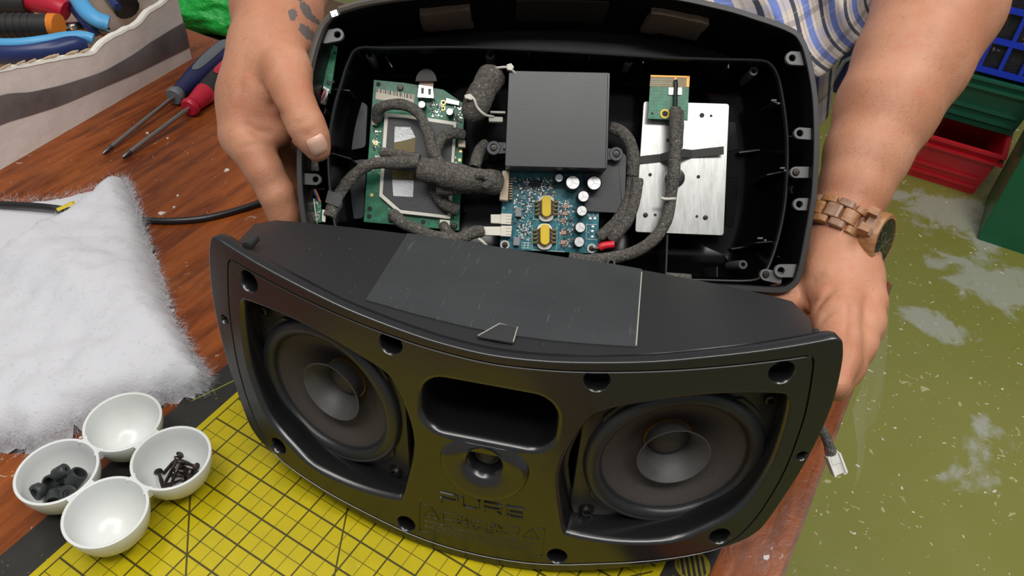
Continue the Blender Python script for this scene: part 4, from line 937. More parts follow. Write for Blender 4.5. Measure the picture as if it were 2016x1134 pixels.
# ================================================================ PERSON (arms, hands, shirt)
def surface_nets(fn, lo, hi, h):
    lo = np.asarray(lo); n = np.ceil((np.asarray(hi) - lo) / h).astype(int) + 1
    ax = [lo[i] + h * np.arange(n[i]) for i in range(3)]
    n = ((n + 3) // 4) * 4 + 1; ax = [lo[i] + h * np.arange(n[i]) for i in range(3)]
    def ev(P):
        out = np.empty(len(P), np.float32)
        for i0 in range(0, len(P), 200000): out[i0:i0 + 200000] = fn(P[i0:i0 + 200000])
        return out
    ca = [a[::4] for a in ax]; CG = np.stack(np.meshgrid(*ca, indexing='ij'), -1).astype(np.float32); cv = ev(CG.reshape(-1, 3)).reshape(CG.shape[:3])
    near = np.abs(cv) < 9 * h; blk = np.zeros(tuple(np.array(cv.shape) - 1), bool)
    for c in ((i, j, k) for i in (0, 1) for j in (0, 1) for k in (0, 1)): blk |= near[c[0]:c[0] + blk.shape[0], c[1]:c[1] + blk.shape[1], c[2]:c[2] + blk.shape[2]]
    up = np.repeat(np.repeat(np.repeat(blk, 4, 0), 4, 1), 4, 2); mask = np.zeros(tuple(n), bool)
    for c in ((i, j, k) for i in (0, 1) for j in (0, 1) for k in (0, 1)): mask[c[0]:c[0] + up.shape[0], c[1]:c[1] + up.shape[1], c[2]:c[2] + up.shape[2]] |= up
    idc = [np.minimum(np.arange(m) // 4, cv.shape[q] - 1) for q, m in enumerate(n)]; val = cv[np.ix_(*idc)].copy()
    I = np.nonzero(mask); P = np.stack([ax[q][I[q]] for q in range(3)], 1).astype(np.float32); val[I] = ev(P)
    s = val < 0
    cnt = np.zeros(tuple(n - 1), np.int8); acc = np.zeros(tuple(n - 1) + (3,), np.float32); ne = np.zeros(tuple(n - 1), np.float32)
    def sl(off): return tuple(slice(o, o + m - 1) for o, m in zip(off, n))
    corners = [(i, j, k) for i in (0, 1) for j in (0, 1) for k in (0, 1)]
    for c in corners: cnt += s[sl(c)]
    for a in range(3):
        for c in corners:
            if c[a]: continue
            d = list(c); d[a] = 1; va, vb = val[sl(c)], val[sl(tuple(d))]; m = (va < 0) != (vb < 0)
            t = np.where(m, va / np.where(np.abs(va - vb) < 1e-12, 1e-12, va - vb), 0); 
            for q in range(3): acc[..., q] += np.where(m, (c[q] + (t if q == a else 0)), 0)
            ne += m
    act = (cnt > 0) & (cnt < 8); idx = -np.ones(act.shape, int); idx[act] = np.arange(act.sum())
    base = np.stack(np.nonzero(act), 1); V = lo + h * (base + acc[act] / ne[act][:, None])
    F = []
    for a in range(3):
        b, c = (a + 1) % 3, (a + 2) % 3
        sa = [slice(None)] * 3; sb = [slice(None)] * 3; sa[a] = slice(0, n[a] - 1); sb[a] = slice(1, n[a])
        m = s[tuple(sa)] != s[tuple(sb)]; m[tuple(slice(0, 1) if q == b else slice(None) for q in range(3))] = False; m[tuple(slice(0, 1) if q == c else slice(None) for q in range(3))] = False
        lastb = tuple(slice(m.shape[q] - 1, None) if q == b else slice(None) for q in range(3)); lastc = tuple(slice(m.shape[q] - 1, None) if q == c else slice(None) for q in range(3)); m[lastb] = False; m[lastc] = False
        I = np.stack(np.nonzero(m), 1); 
        def cell(db, dc):
            J = I.copy(); J[:, b] -= db; J[:, c] -= dc; return idx[J[:, 0], J[:, 1], J[:, 2]]
        q = np.stack([cell(1, 1), cell(0, 1), cell(0, 0), cell(1, 0)], 1)
        flip = ~s[tuple(sa)][m]; q[flip] = q[flip][:, ::-1]; F.append(q)
    return V, np.vstack(F)
def cone_d(P, a, b, ra, rb):
    ab = (b - a).astype(np.float32); t = np.clip(((P - a.astype(np.float32)) @ ab) / (ab @ ab), 0, 1)
    return np.linalg.norm(P - (a.astype(np.float32) + t[:, None] * ab), axis=1) - (ra + t * (rb - ra))
def smin(a, b, k):
    h = np.clip(.5 + .5 * (b - a) / k, 0, 1); return b + (a - b) * h - k * h * (1 - h)
class Flesh:
    """groups of tapered limbs blended softly inside a group, less softly between groups"""
    def __init__(s): s.groups = []; s.creases = []
    def chain(s, pts, k=.012, kg=.008):
        J = [(at(u, v, d), r) for u, v, d, r in pts]; s.groups.append(([(J[i][0], J[i + 1][0], J[i][1], J[i + 1][1]) for i in range(len(J) - 1)], k, kg)); return s
    def crease(s, pts, depth, w):
        s.todo = getattr(s, 'todo', []) + [(pts, depth, w)]
    def settle(s):   # drop every crease line onto the skin it belongs to
        new = []
        for pts, depth, w in s.todo:
            Q = []
            for u, v, d in pts:
                t = d - .06
                for _ in range(60):
                    e = float(s(at(u, v, t)[None].astype(np.float32))[0])
                    if e < .0003: break
                    t += e * .8
                Q.append(at(u, v, min(t, d + .05)))
            new += [(Q[i], Q[i + 1], depth, w) for i in range(len(Q) - 1)]
        s.creases = new
    def __call__(s, P):
        tot = None
        for segs, k, kg in s.groups:
            d = None
            for a, b, ra, rb in segs:
                e = cone_d(P, a, b, ra, rb); d = e if d is None else smin(d, e, k)
            tot = d if tot is None else smin(tot, d, kg)
        for a, b, depth, w in s.creases:
            e = cone_d(P, a, b, 0, 0); tot = tot + depth * np.exp(-(e / w) ** 2)
        return tot
    def bounds(s):
        A = np.array([p for segs, _, _ in s.groups for a, b, ra, rb in segs for p in (a - max(ra, rb), a + max(ra, rb), b - max(ra, rb), b + max(ra, rb))]); return A.min(0) - .012, A.max(0) + .012
def laplace(V, F, it=2, lam=.5):
    E = np.vstack([F[:, [0, 1]], F[:, [1, 2]], F[:, [2, 3]], F[:, [3, 0]]])
    for _ in range(it):
        acc = np.zeros_like(V); n = np.zeros(len(V))
        np.add.at(acc, E[:, 0], V[E[:, 1]]); np.add.at(n, E[:, 0], 1); np.add.at(acc, E[:, 1], V[E[:, 0]]); np.add.at(n, E[:, 1], 1)
        V = V + lam * (acc / n[:, None] - V)
    return V
# --- hand gripping the shell's left rim
A = Flesh()
A.chain([(560, -330, .93, .058), (552, -120, .80, .054), (549, -40, .755, .0470), (545, 20, .730, .0400), (538, 75, .710, .0325), (532, 120, .700, .0300)], .008)
A.chain([(516, 105, .712, .0270), (492, 190, .705, .0235), (474, 262, .700, .0175)], .02, .018)             # outer metacarpals
A.chain([(530, 110, .700, .0280), (508, 190, .694, .0235), (486, 268, .690, .0185)], .02, .018)
A.chain([(552, 105, .698, .0240), (563, 140, .676, .0215), (570, 172, .664, .0178), (586, 212, .655, .0150), (602, 245, .652, .0146), (616, 272, .655, .0128), (626, 294, .660, .0104)], .006, .008)   # thumb
A.chain([(566, 162, .684, .0170), (535, 212, .692, .0165), (520, 240, .696, .0150)], .014, .010)              # web of the thumb
A.chain([(486, 270, .690, .0190), (497, 292, .686, .0165), (520, 335, .684, .0142), (545, 382, .690, .0136), (560, 420, .699, .0128), (570, 460, .708, .0115)], .010, .007)   # index
A.chain([(478, 262, .706, .0170), (515, 305, .722, .0125), (560, 330, .742, .0115), (590, 348, .756, .0105)], .010, .006)
A.chain([(476, 255, .716, .0160), (512, 318, .738, .0115), (556, 352, .757, .0105), (586, 372, .768, .0095)], .010, .005)
A.chain([(478, 250, .724, .0150), (506, 330, .748, .0105), (545, 372, .768, .0095)], .010, .005)
A.chain([(500, 236, .712, .0210), (530, 285, .728, .0165), (565, 318, .742, .0135), (588, 340, .752, .0115)], .010, .006)
A.chain([(496, 252, .690, .0160), (528, 258, .690, .0140), (552, 258, .690, .0120)], .010, .006)               # fold of skin at the web
A.crease([(515, 168, .672), (524, 184, .668), (534, 200, .666)], .0016, .0026)
A.crease([(505, 150, .676), (514, 170, .672)], .0007, .0022)
A.crease([(590, 262, .638), (604, 266, .636), (620, 256, .638)], .0005, .0022)
A.crease([(575, 238, .640), (592, 240, .637), (612, 226, .639)], .0005, .0022)
A.crease([(470, 292, .672), (492, 286, .668), (510, 282, .670)], .0006, .0028)
A.crease([(516, 372, .672), (536, 362, .668), (552, 352, .670)], .0007, .0024)
A.crease([(520, 384, .674), (542, 372, .670), (558, 362, .672)], .0006, .0022)
A.crease([(480, 120, .690), (472, 170, .688), (470, 215, .684)], .0009, .0040)
A.crease([(528, 190, .668), (536, 208, .667), (552, 226, .664)], .0022, .004)
A.crease([(487, 248, .672), (505, 260, .670), (530, 262, .672)], .0018, .0035)
A.crease([(566, 250, .640), (585, 247, .638), (606, 236, .637), (622, 232, .640)], .0006, .003)
# --- hand behind the right edge, with the forearm across the right of the bench
B = Flesh()
B.chain([(1985, -330, .96, .066), (1900, -120, .83, .063), (1848, 10, .772, .0585), (1795, 120, .752, .0515), (1745, 215, .738, .0448), (1706, 305, .728, .0365), (1682, 372, .722, .0305), (1660, 430, .718, .0264), (1648, 478, .712, .0268)], .008)
B.chain([(1636, 480, .714, .0250), (1638, 545, .696, .0250), (1650, 598, .672, .0215)], .012, .014)
B.chain([(1664, 482, .712, .0245), (1684, 540, .698, .0215), (1706, 592, .682, .0172)], .012, .014)
B.chain([(1650, 596, .672, .0205), (1646, 628, .654, .0182), (1650, 668, .638, .0168), (1652, 706, .622, .0150), (1642, 752, .606, .0128)], .008, .006)      # index
B.chain([(1704, 592, .682, .0168), (1704, 632, .664, .0148), (1690, 676, .646, .0136), (1668, 722, .630, .0126), (1646, 762, .620, .0112)], .008, .004)      # middle
B.chain([(1714, 598, .696, .0150), (1708, 645, .678, .0128), (1690, 690, .662, .0116), (1662, 730, .650, .0105)], .008, .004)
B.chain([(1706, 590, .710, .0140), (1702, 640, .694, .0115), (1684, 680, .680, .0102), (1660, 712, .668, .0092)], .008, .004)
B.chain([(1626, 498, .722, .0240), (1606, 542, .716, .0205), (1590, 574, .708, .0172), (1566, 590, .702, .0150), (1538, 592, .698, .0138), (1512, 594, .694, .0120)], .008, .008)   # thumb under the rim
B.chain([(1604, 575, .694, .0130), (1618, 588, .680, .0120), (1632, 596, .668, .0140)], .010, .006)
B.crease([(1577, 572, .684), (1584, 592, .684), (1592, 612, .682)], .0030, .0035)
B.crease([(1608, 606, .664), (1618, 590, .662), (1640, 566, .664)], .0022, .0035)
B.crease([(1604, 590, .672), (1590, 600, .678)], .0016, .0030)
B.crease([(1616, 632, .640), (1626, 618, .640), (1642, 610, .644)], .0016, .0030)
B.crease([(1584, 566, .684), (1600, 552, .684), (1616, 540, .682)], .0012, .0025)
B.crease([(1680, 604, .650), (1678, 650, .632), (1668, 700, .616), (1656, 742, .606)], .0024, .0032)
B.crease([(1630, 690, .612), (1650, 694, .604), (1668, 690, .612)], .0006, .0025)
Vs, Fs, off = [], [], 0
for fl_, hh in ((A, .0019), (B, .0019)):
    fl_.settle(); lo, hi = fl_.bounds(); V, F = surface_nets(fl_, lo, hi, hh); V = laplace(V, F, 2, .45)
    Vs.append(V); Fs.append(F + off); off += len(V)
V = np.vstack(Vs); F = np.vstack(Fs)
SKIN = material('skin', (0.52, 0.26, 0.165), .50, sss=.10, spec=.35); g = NG(SKIN); co, X, Y, Z = g.coords()
sk = g.mix(g.step(g.noise(co, 16, 4), .35, .68), (0.46, 0.200, 0.112), (0.56, 0.272, 0.166))
sk = g.mix(g.math('MULTIPLY', g.step(g.noise(co, 38, 5, .65), .52, .74), .45), sk, (0.53, 0.160, 0.100))
sk = g.mix(g.math('MULTIPLY', g.step(g.noise(co, 210, 3, .6), .60, .72), .35), sk, (0.33, 0.125, 0.07))
mpg = g.new('ShaderNodeMapping'); mpg.inputs['Scale'].default_value = (1, .10, .10); mpg.inputs['Rotation'].default_value = (0.3, .9, .5); g.link(co, mpg.inputs['Vector'])
hair = g.step(g.noise(mpg.outputs['Vector'], 1100, 2, .5, .6), .66, .70)
sk = g.mix(g.math('MULTIPLY', hair, .30), sk, (0.34, 0.17, 0.09))
def blob(u, v, d, ru, rv, ang):
    c = at(u, v, d); a = math.radians(ang); e1 = AX_R * math.cos(a) + AX_U * math.sin(a); e2 = -AX_R * math.sin(a) + AX_U * math.cos(a)
    def dotp(e): 
        t = g.math('ADD', g.math('ADD', g.math('MULTIPLY', g.math('SUBTRACT', X, c[0]), e[0]), g.math('MULTIPLY', g.math('SUBTRACT', Y, c[1]), e[1])), g.math('MULTIPLY', g.math('SUBTRACT', Z, c[2]), e[2])); return t
    q = g.math('SQRT', g.math('ADD', g.math('POWER', g.math('DIVIDE', dotp(e1), ru), 2.0), g.math('POWER', g.math('DIVIDE', dotp(e2), rv), 2.0)))
    q = g.math('ADD', q, g.math('MULTIPLY', g.math('SUBTRACT', g.noise(co, 260, 3), .5), 1.3)); return g.math('SUBTRACT', 1.0, g.step(q, .88, 1.02))
ink_ = None
for args in ((600, 16, .70, .0040, .0075, 15), (592, 2, .71, .003, .006, 40), (606, 26, .70, .0045, .0035, 0), (577, 30, .69, .0030, .0068, 5), (596, 54, .685, .0040, .0072, 8)):
    t = blob(*args); ink_ = t if ink_ is None else g.math('MAXIMUM', ink_, t)
sk = g.mix(g.math('MULTIPLY', ink_, .82), sk, (0.075, 0.095, 0.105)); g.color(sk)
mpw = g.new('ShaderNodeMapping'); mpw.inputs['Scale'].default_value = (.35, 1, 1); mpw.inputs['Rotation'].default_value = (.6, .2, .3); g.link(co, mpw.inputs['Vector'])
wr = g.math('ADD', g.noise(co, 520, 4, .6), g.math('MULTIPLY', g.noise(mpw.outputs['Vector'], 330, 4, .65, 1.2), 1.1)); wr = g.math('ADD', wr, g.math('MULTIPLY', g.noise(co, 90, 3), .9)); g.bump(wr, .27, .0011)
person = empty('person', Matrix.Translation((0.05, 1.15, FLOOR_Z)), 'person in a blue plaid shirt holding the speaker shell in both hands', 'person')
me = bpy.data.meshes.new('body'); me.from_pydata([tuple(p) for p in V], [], [tuple(int(i) for i in f) for f in F]); me.update()
me.materials.append(SKIN); me.polygons.foreach_set('use_smooth', [True] * len(me.polygons))
body = bpy.data.objects.new('body', me); link(body, person); body.matrix_parent_inverse = person.matrix_world.inverted()
# fine hair on the forearms
HAIRM = material('arm_hair', (0.30, 0.16, 0.075), .5); mb = MB(); cand = V[rng.integers(0, len(V), 60000)]; nh = 0
rel_ = cand - CAM; zc = rel_ @ AX_F; uu = 1008 + FPX * (rel_ @ AX_R) / zc; vv = 567 - FPX * (rel_ @ AX_U) / zc
for p, u, v in zip(cand, uu, vv):
    if nh > 5200: break
    left = u < 700 and -40 < v < 190 and u < 560; right = u > 1500 and -60 < v < 395
    if not (left or right): continue
    c_ = at(*( (545 - .12 * (v - 20), v, .725) if left else (float(np.interp(v, [-120, 10, 120, 215, 305, 372], [1900, 1848, 1795, 1745, 1706, 1682])), v, .75)))
    n_ = p - c_; n_ /= np.linalg.norm(n_); fl_d = (-AX_U * .9 + AX_R * (-.45 if right else -.15) + rng.normal(size=3) * .35); fl_d -= n_ * (fl_d @ n_) * .8; fl_d /= np.linalg.norm(fl_d)
    L = .005 + .007 * rng.random(); s_ = np.cross(fl_d, n_); s_ /= np.linalg.norm(s_); w = .000035; m_ = p + fl_d * L * .5 + n_ * .0012; e_ = p + fl_d * L + n_ * .0010 * rng.random()
    mb.add([p - s_ * w, p + s_ * w, m_ + s_ * w, m_ - s_ * w, e_], [(0, 1, 2, 3), (3, 2, 4)]); nh += 1
ho = mb.build('arm_hair', HAIRM, person, False, kind='stuff', fix=False); ho.matrix_parent_inverse = person.matrix_world.inverted()
# thumbnail
NAIL = material('fingernail', (0.66, 0.37, 0.27), .30, spec=.5, var=((0.72, 0.46, 0.34), 90))
c = at(628, 288, .6435); ta = at(633, 306, .650) - at(614, 268, .640); ta /= np.linalg.norm(ta); nr = (CAM - c) / np.linalg.norm(CAM - c); nr = nr + AX_R * .12; nr -= ta * (nr @ ta); nr /= np.linalg.norm(nr); sd = np.cross(ta, nr)
def thumb_surf(p):   # drop a point onto the thumb skin along -nr
    t = -.012
    for _ in range(60):
        q = p - nr * t; d = float(A(q[None].astype(np.float32))[0])
        if d < .0004: break
        t += max(d * .8, .0003)
    return p - nr * (t - .0004)
mb = MB(); rows = []
for i in range(9):
    y = -.0080 + .0160 * i / 8; hw = .0076 * (1 - .22 * max(0, (y - .002) / .006) ** 2) * (1 - .18 * max(0, (-y - .004) / .004) ** 2)
    rows.append([thumb_surf(c + ta * y + sd * x) + nr * (.0007 if 0 < i < 8 and abs(x) < hw * .95 else -.0003) for x in np.linspace(-hw, hw, 9)])
mb.loft(rows, False); nl = mb.build('thumbnail', NAIL, person); nl.matrix_parent_inverse = person.matrix_world.inverted()
# --- shirt: plaid cotton hanging over the edge of the bench
PLAID = material('plaid_cotton', (0.6, 0.6, 0.65), .85, bump=(900, .2)); g = NG(PLAID); uv = g.new('ShaderNodeUVMap'); sp = g.new('ShaderNodeSeparateXYZ'); g.link(uv.outputs[0], sp.inputs[0])
def bands(x, spec):
    fr = g.math('FRACT', g.math('ADD', x, 50.0)); out = None
    for lo, hi, wgt in spec:
        t = g.math('MULTIPLY', g.math('MULTIPLY', g.step(fr, lo - .004, lo + .004), g.math('SUBTRACT', 1.0, g.step(fr, hi - .004, hi + .004))), wgt); out = t if out is None else g.math('MAXIMUM', out, t)
    return out
c = (0.54, 0.475, 0.425)
u_, v_ = sp.outputs[0], sp.outputs[1]
col_ = g.mix(bands(u_, [(.40, .66, .92)]), c, (0.105, 0.165, 0.46)); col_ = g.mix(bands(v_, [(.40, .66, .22)]), col_, (0.15, 0.24, 0.62))
col_ = g.mix(bands(u_, [(.02, .17, .95)]), col_, (0.022, 0.028, 0.050)); col_ = g.mix(bands(v_, [(.02, .15, .38)]), col_, (0.03, 0.04, 0.08))
col_ = g.mix(bands(u_, [(.27, .28, .8), (.30, .31, .8), (.78, .79, .8), (.81, .82, .8)]), col_, (0.16, 0.12, 0.08)); col_ = g.mix(bands(v_, [(.27, .285, .25), (.80, .815, .25)]), col_, (0.78, 0.76, 0.72)); g.color(col_)
def cloth(name, nu, nv, fn, uvfn, parent):
    Vv = [fn(i / (nu - 1), j / (nv - 1)) for j in range(nv) for i in range(nu)]; Ff = [(j * nu + i, j * nu + i + 1, (j + 1) * nu + i + 1, (j + 1) * nu + i) for j in range(nv - 1) for i in range(nu - 1)]
    me = bpy.data.meshes.new(name); me.from_pydata([tuple(p) for p in Vv], [], Ff); me.update(); ul = me.uv_layers.new(name='UVMap')
    for p in me.polygons:
        for li in p.loop_indices:
            vi = me.loops[li].vertex_index; ul.data[li].uv = uvfn((vi % nu) / (nu - 1), (vi // nu) / (nv - 1))
    me.materials.append(PLAID); me.polygons.foreach_set('use_smooth', [True] * len(me.polygons))
    o = bpy.data.objects.new(name, me); link(o, parent); o.matrix_parent_inverse = parent.matrix_world.inverted()
    s_ = o.modifiers.new('thickness', 'SOLIDIFY'); s_.thickness = .0012; return o
hem = smooth_open([(900, 150), (1100, 160), (1300, 165), (1450, 168), (1560, 160), (1606, 148), (1632, 122), (1655, 98), (1680, 72), (1702, 44), (1722, 8), (1745, -60)], 6)
def hem_at(s):
    i = s * (len(hem) - 1); k = min(int(i), len(hem) - 2); return hem[k] + (hem[k + 1] - hem[k]) * (i - k)
def shirt_pt(s, t):
    h_ = hem_at(s); u0 = 930 + 950 * s; v0 = -330 + 40 * s
    u = h_[0] + (u0 - h_[0]) * t + 26 * math.sin(t * 5.2 + s * 3) * (1 - t) * s * 1.1; v = h_[1] + (v0 - h_[1]) * t
    d = .845 + .03 * s + .05 * t + .018 * math.sin(s * 24 + t * 2.0) * (.3 + .7 * (1 - t)) + .06 * max(0, s - .8) * 3
    return at(u, v, d)
cloth('shirt', 120, 60, shirt_pt, lambda s, t: (s * 8.4 + .42 * math.sin(t * 13) * math.exp(-2.5 * t) - 1.1 * t * max(0, s - .55) * 2, t * 6 - s * .5), person)
def tail_pt(s, t):
    u = 1560 + 86 * s - 14 * t * s + 4 * math.sin(s * 9); v = 90 + (300 - 90) * t - 26 * s * t - 60 * (s ** 2) * t; return at(u, v, .98 + .02 * math.sin(s * 7))
cloth('shirt_tail', 30, 30, tail_pt, lambda s, t: (s * 2.2 + .2, t * 2.6 + s * .5), person)
def back_pt(s, t):   # rest of the shirt round the torso, up and away from the bench
    a = math.pi * (s * 1.0); u = 900 + 1000 * s; return at(930 + 960 * s, -330 - 900 * t + 40 * s, .895 + .03 * s + .16 * t - .03 * math.sin(a) * t)
cloth('shirt_front', 60, 20, back_pt, lambda s, t: (s * 8.4 - 1.1 * max(0, s - .55) * 2, 6 - s * .5 + t * 12), person)

# --- wristwatch
WATCHW = material('watch_wood', (0.26, 0.105, 0.036), .4, var=((0.38, 0.19, 0.08), 90), stretch=(1, 1, 5), bump=(400, .12)); WATCHL = material('watch_link_wood', (0.30, 0.175, 0.115), .33, var=((0.22, 0.11, 0.06), 160))
STEEL = material('watch_steel', (0.62, 0.60, 0.57), .25, 1.0); DIAL = material('watch_dial', (0.012, 0.014, 0.016), .25)
axis = at(1700, 372, .726) - at(1640, 480, .712); axis /= np.linalg.norm(axis)        # along the forearm
wc = at(1644, 453, .717); toward = (CAM - wc); toward -= axis * (toward @ axis); toward /= np.linalg.norm(toward); side = np.cross(toward, axis)
if side @ AX_R < 0: side = -side
def rim_pt(ang, r, al=0.0): return wc + (toward * math.cos(ang) + side * math.sin(ang)) * r + axis * al    # ang 0 = facing the lens, + = to the right
watch = empty('wristwatch', Matrix.Translation(wc), 'wooden wristwatch with a link strap and dark dial on the wrist', 'watch')
def wput(o): o.matrix_parent_inverse = watch.matrix_world.inverted(); return o
WR = .0322; cang = math.radians(67)
for i in range(10):
    ang = math.radians(24 - i * 27)
    for j, (w0, w1) in enumerate(((-.0140, -.0071), (-.0066, .0066), (.0071, .0140))):
        an = ang + (math.radians(13) if j == 1 else 0)
        e_r = toward * math.cos(an) + side * math.sin(an); e_t = -toward * math.sin(an) + side * math.cos(an); cc = wc + e_r * WR + axis * ((w0 + w1) / 2)
        mb = MB(); L = [(.0070 * math.copysign(abs(math.cos(2 * math.pi * k / 16)) ** .7, math.cos(2 * math.pi * k / 16)), .0030 * math.copysign(abs(math.sin(2 * math.pi * k / 16)) ** .8, math.sin(2 * math.pi * k / 16))) for k in range(16)]
        mb.loft([[cc + e_t * x + e_r * y + axis * zz for x, y in [(a * f_, b * f_) for a, b in L]] for zz, f_ in ((-(w1 - w0) / 2, .85), (-(w1 - w0) / 2 + .0005, 1), ((w1 - w0) / 2 - .0005, 1), ((w1 - w0) / 2, .85))], True, True, True)
        wput(mb.build('strap_link', WATCHL if (i + j) % 2 else WATCHW, watch))
er = toward * math.cos(cang) + side * math.sin(cang); et = -toward * math.sin(cang) + side * math.cos(cang)
cs = wc + er * (WR + .0005); Mw = frame(cs, et * 1.15, axis * 1.15, er * 1.1)
mb = MB(); mb.lathe([(.0190, -.0035), (.0215, -.002), (.0222, .004), (.0222, .0085), (.0210, .0105), (.0188, .0108), (.0180, .0095)], 48, Mw); wput(mb.build('watch_case', WATCHW, watch))
mb = MB(); mb.lathe([(.0183, .0094), (.0001, .0094)], 40, Mw); wput(mb.build('dial', DIAL, watch))
for k in range(12):
    a = 2 * math.pi * k / 12; mb = MB(); mb.box((.0150 * math.cos(a), .0150 * math.sin(a), .0096), (.0030, .0008, .0004), np.array(Matrix.Rotation(a, 3, 'Z'))); mb.v = [tuple(Mw @ Vector(p)) for p in mb.v]; wput(mb.build('hour_marker', STEEL, watch, False))
for x, y in ((-.007, 0), (.007, 0), (0, -.007)):
    mb = MB(); mb.lathe([(.0042, .0095), (.0042, .0099), (.0036, .0099), (.0036, .0095)], 20, Mw @ Matrix.Translation((x, y, 0))); wput(mb.build('subdial_ring', STEEL, watch))
for a, L in ((.9, .012), (2.6, .0085), (4.4, .013)):
    mb = MB(); mb.box((L / 2 * math.cos(a), L / 2 * math.sin(a), .0101), (L, .0008, .0004), np.array(Matrix.Rotation(a, 3, 'Z'))); mb.v = [tuple(Mw @ Vector(p)) for p in mb.v]; wput(mb.build('watch_hand', STEEL, watch, False))
GLASS = material('watch_glass', (1, 1, 1), .03, trans=1.0, ior=1.15)
mb = MB(); mb.lathe([(.0181, .0104), (.0181, .0110), (.0120, .0114), (.0001, .0115)], 40, Mw); wput(mb.build('crystal', GLASS, watch))
for sx in (-1,):
    for sy in (-1, 1):
        mb = MB(); mb.box((sx * .0225, sy * .0075, .0005), (.013, .0062, .0075), np.array(Matrix.Rotation(sx * -.35, 3, 'Y'))); mb.v = [tuple(Mw @ Vector(p)) for p in mb.v]; wput(mb.build('lug', WATCHW, watch, False))
mb = MB(); mb.box((-.0205, 0, .002), (.006, .0200, .0070), np.array(Matrix.Rotation(.35, 3, 'Y'))); mb.v = [tuple(Mw @ Vector(p)) for p in mb.v]; wput(mb.build('end_link', WATCHL, watch, False))
for y, r in ((0, .0030), (-.009, .0022), (.009, .0022)):
    mb = MB(); a = Mw @ Vector((-.002 + y * .9 * 0, 0, 0)); p0 = Mw @ Vector((y, -.0215 + abs(y) * .15, .004)); p1 = Mw @ Vector((y * 1.1, -.0262 + abs(y) * .15, .004)); mb.tube([p0, p1], [r, r * .9], 14); wput(mb.build('crown', STEEL, watch))
# ================================================================ THINGS ON THE TABLE
TZ = -0.0035
def in_poly(p, poly):
    c = False; j = len(poly) - 1
    for i in range(len(poly)):
        if (poly[i][1] > p[1]) != (poly[j][1] > p[1]) and p[0] < (poly[j][0] - poly[i][0]) * (p[1] - poly[i][1]) / (poly[j][1] - poly[i][1]) + poly[i][0]: c = not c
        j = i
    return c
def seg_dist(p, poly):
    a = poly; b = np.roll(poly, -1, 0); ab = b - a; t = np.clip(((p - a) * ab).sum(1) / (ab * ab).sum(1), 0, 1); q = a + ab * t[:, None]; return np.sqrt(((p - q) ** 2).sum(1)).min()
# ---- polyester wadding
WAD = material('polyester_wadding', (0.57, 0.57, 0.60), .95, sss=.0, bump=(520, .35, .002), sheen=.3)
wad = empty('polyester_wadding', Matrix.Translation(onz(180, 600, TZ)), 'folded sheet of fluffy white polyester wadding on the brown table', 'wadding')
def wad_layer(name, pts, z0, thick, amp, seed, step=.0048):
    poly = smooth_closed([onz(u, v, z0 + thick * .6)[:2] for u, v in pts], 5); lo, hi = poly.min(0), poly.max(0)
    xs = np.arange(lo[0] - step, hi[0] + step, step); ys = np.arange(lo[1] - step, hi[1] + step, step); id_ = {}; Vt = []
    for i, x in enumerate(xs):
        for j, y in enumerate(ys):
            q = np.array((x, y)); ins = in_poly(q, poly); d = seg_dist(q, poly)
            if not ins and d > step * 1.2: continue
            e = 0.0 if not ins else min(1.0, d / .024); e = math.sqrt(max(0, 1 - (1 - e) ** 2))
            n1 = noise.fractal(Vector((x * 13, y * 13, seed)), .8, 2.1, 4); n2 = noise.noise(Vector((x * 45, y * 45, seed + 9)))
            fold = .013 * math.exp(-((x * .45 + y * .9 - (-.30 * .45 + .50 * .9)) / .035) ** 2) * (1 if thick > .02 else 0)
            jx, jy = (noise.noise(Vector((x * 160, y * 160, 3))) * .004, noise.noise(Vector((x * 160, y * 160, 8))) * .004)
            zb = max(z0, .0006) if (q - G0[:2]) @ GX[:2] / INCH > -1.6 else z0
            id_[(i, j)] = len(Vt); Vt.append((x + jx, y + jy, zb + thick * e + e * (n1 * amp + n2 * amp * .35 + fold)))
    Ft = [(id_[(i, j)], id_[(i + 1, j)], id_[(i + 1, j + 1)], id_[(i, j + 1)]) for (i, j) in id_ if (i + 1, j) in id_ and (i + 1, j + 1) in id_ and (i, j + 1) in id_]
    mb = MB(); mb.add(Vt, Ft); o = mb.build(name, WAD, wad, True, 180, fix=False); o.matrix_parent_inverse = wad.matrix_world.inverted(); return np.array(Vt), poly
lowV, lowP = wad_layer('under_layer', [(242, 352), (180, 372), (80, 392), (-40, 394), (-200, 400), (-240, 500), (-100, 580), (60, 560), (160, 450), (250, 390)], TZ, .010, .0015, 1.0)
upV, upP = wad_layer('top_layer', [(242, 350), (262, 392), (278, 440), (304, 520), (334, 610), (372, 680), (396, 722), (393, 742), (330, 762), (250, 778), (150, 816), (70, 858), (20, 852), (-60, 866), (-220, 890), (-420, 860), (-480, 700), (-360, 560), (-140, 548), (20, 500), (80, 448), (132, 412), (190, 372)], TZ, .034, .0075, 4.0)  # unseen left end stretched outward so its white reflects in the speaker frame
mb = MB()
def fibre(p, n, L):
    d = np.array(noise.noise_vector(Vector(p * 300))) * .8 + rng.normal(size=3) * .6 + n; d /= np.linalg.norm(d); s_ = np.cross(d, rng.normal(size=3)); s_ /= np.linalg.norm(s_); w = .00008
    m_ = p + d * L * .5 + rng.normal(size=3) * L * .18; e_ = p + d * L + rng.normal(size=3) * L * .3
    mb.add([p - s_ * w, p + s_ * w, m_ + s_ * w, m_ - s_ * w, e_], [(0, 1, 2, 3), (3, 2, 4)])
for p in upV[rng.integers(0, len(upV), 2500)]: fibre(p, np.array((0, 0, .1)), .003 + .005 * rng.random())
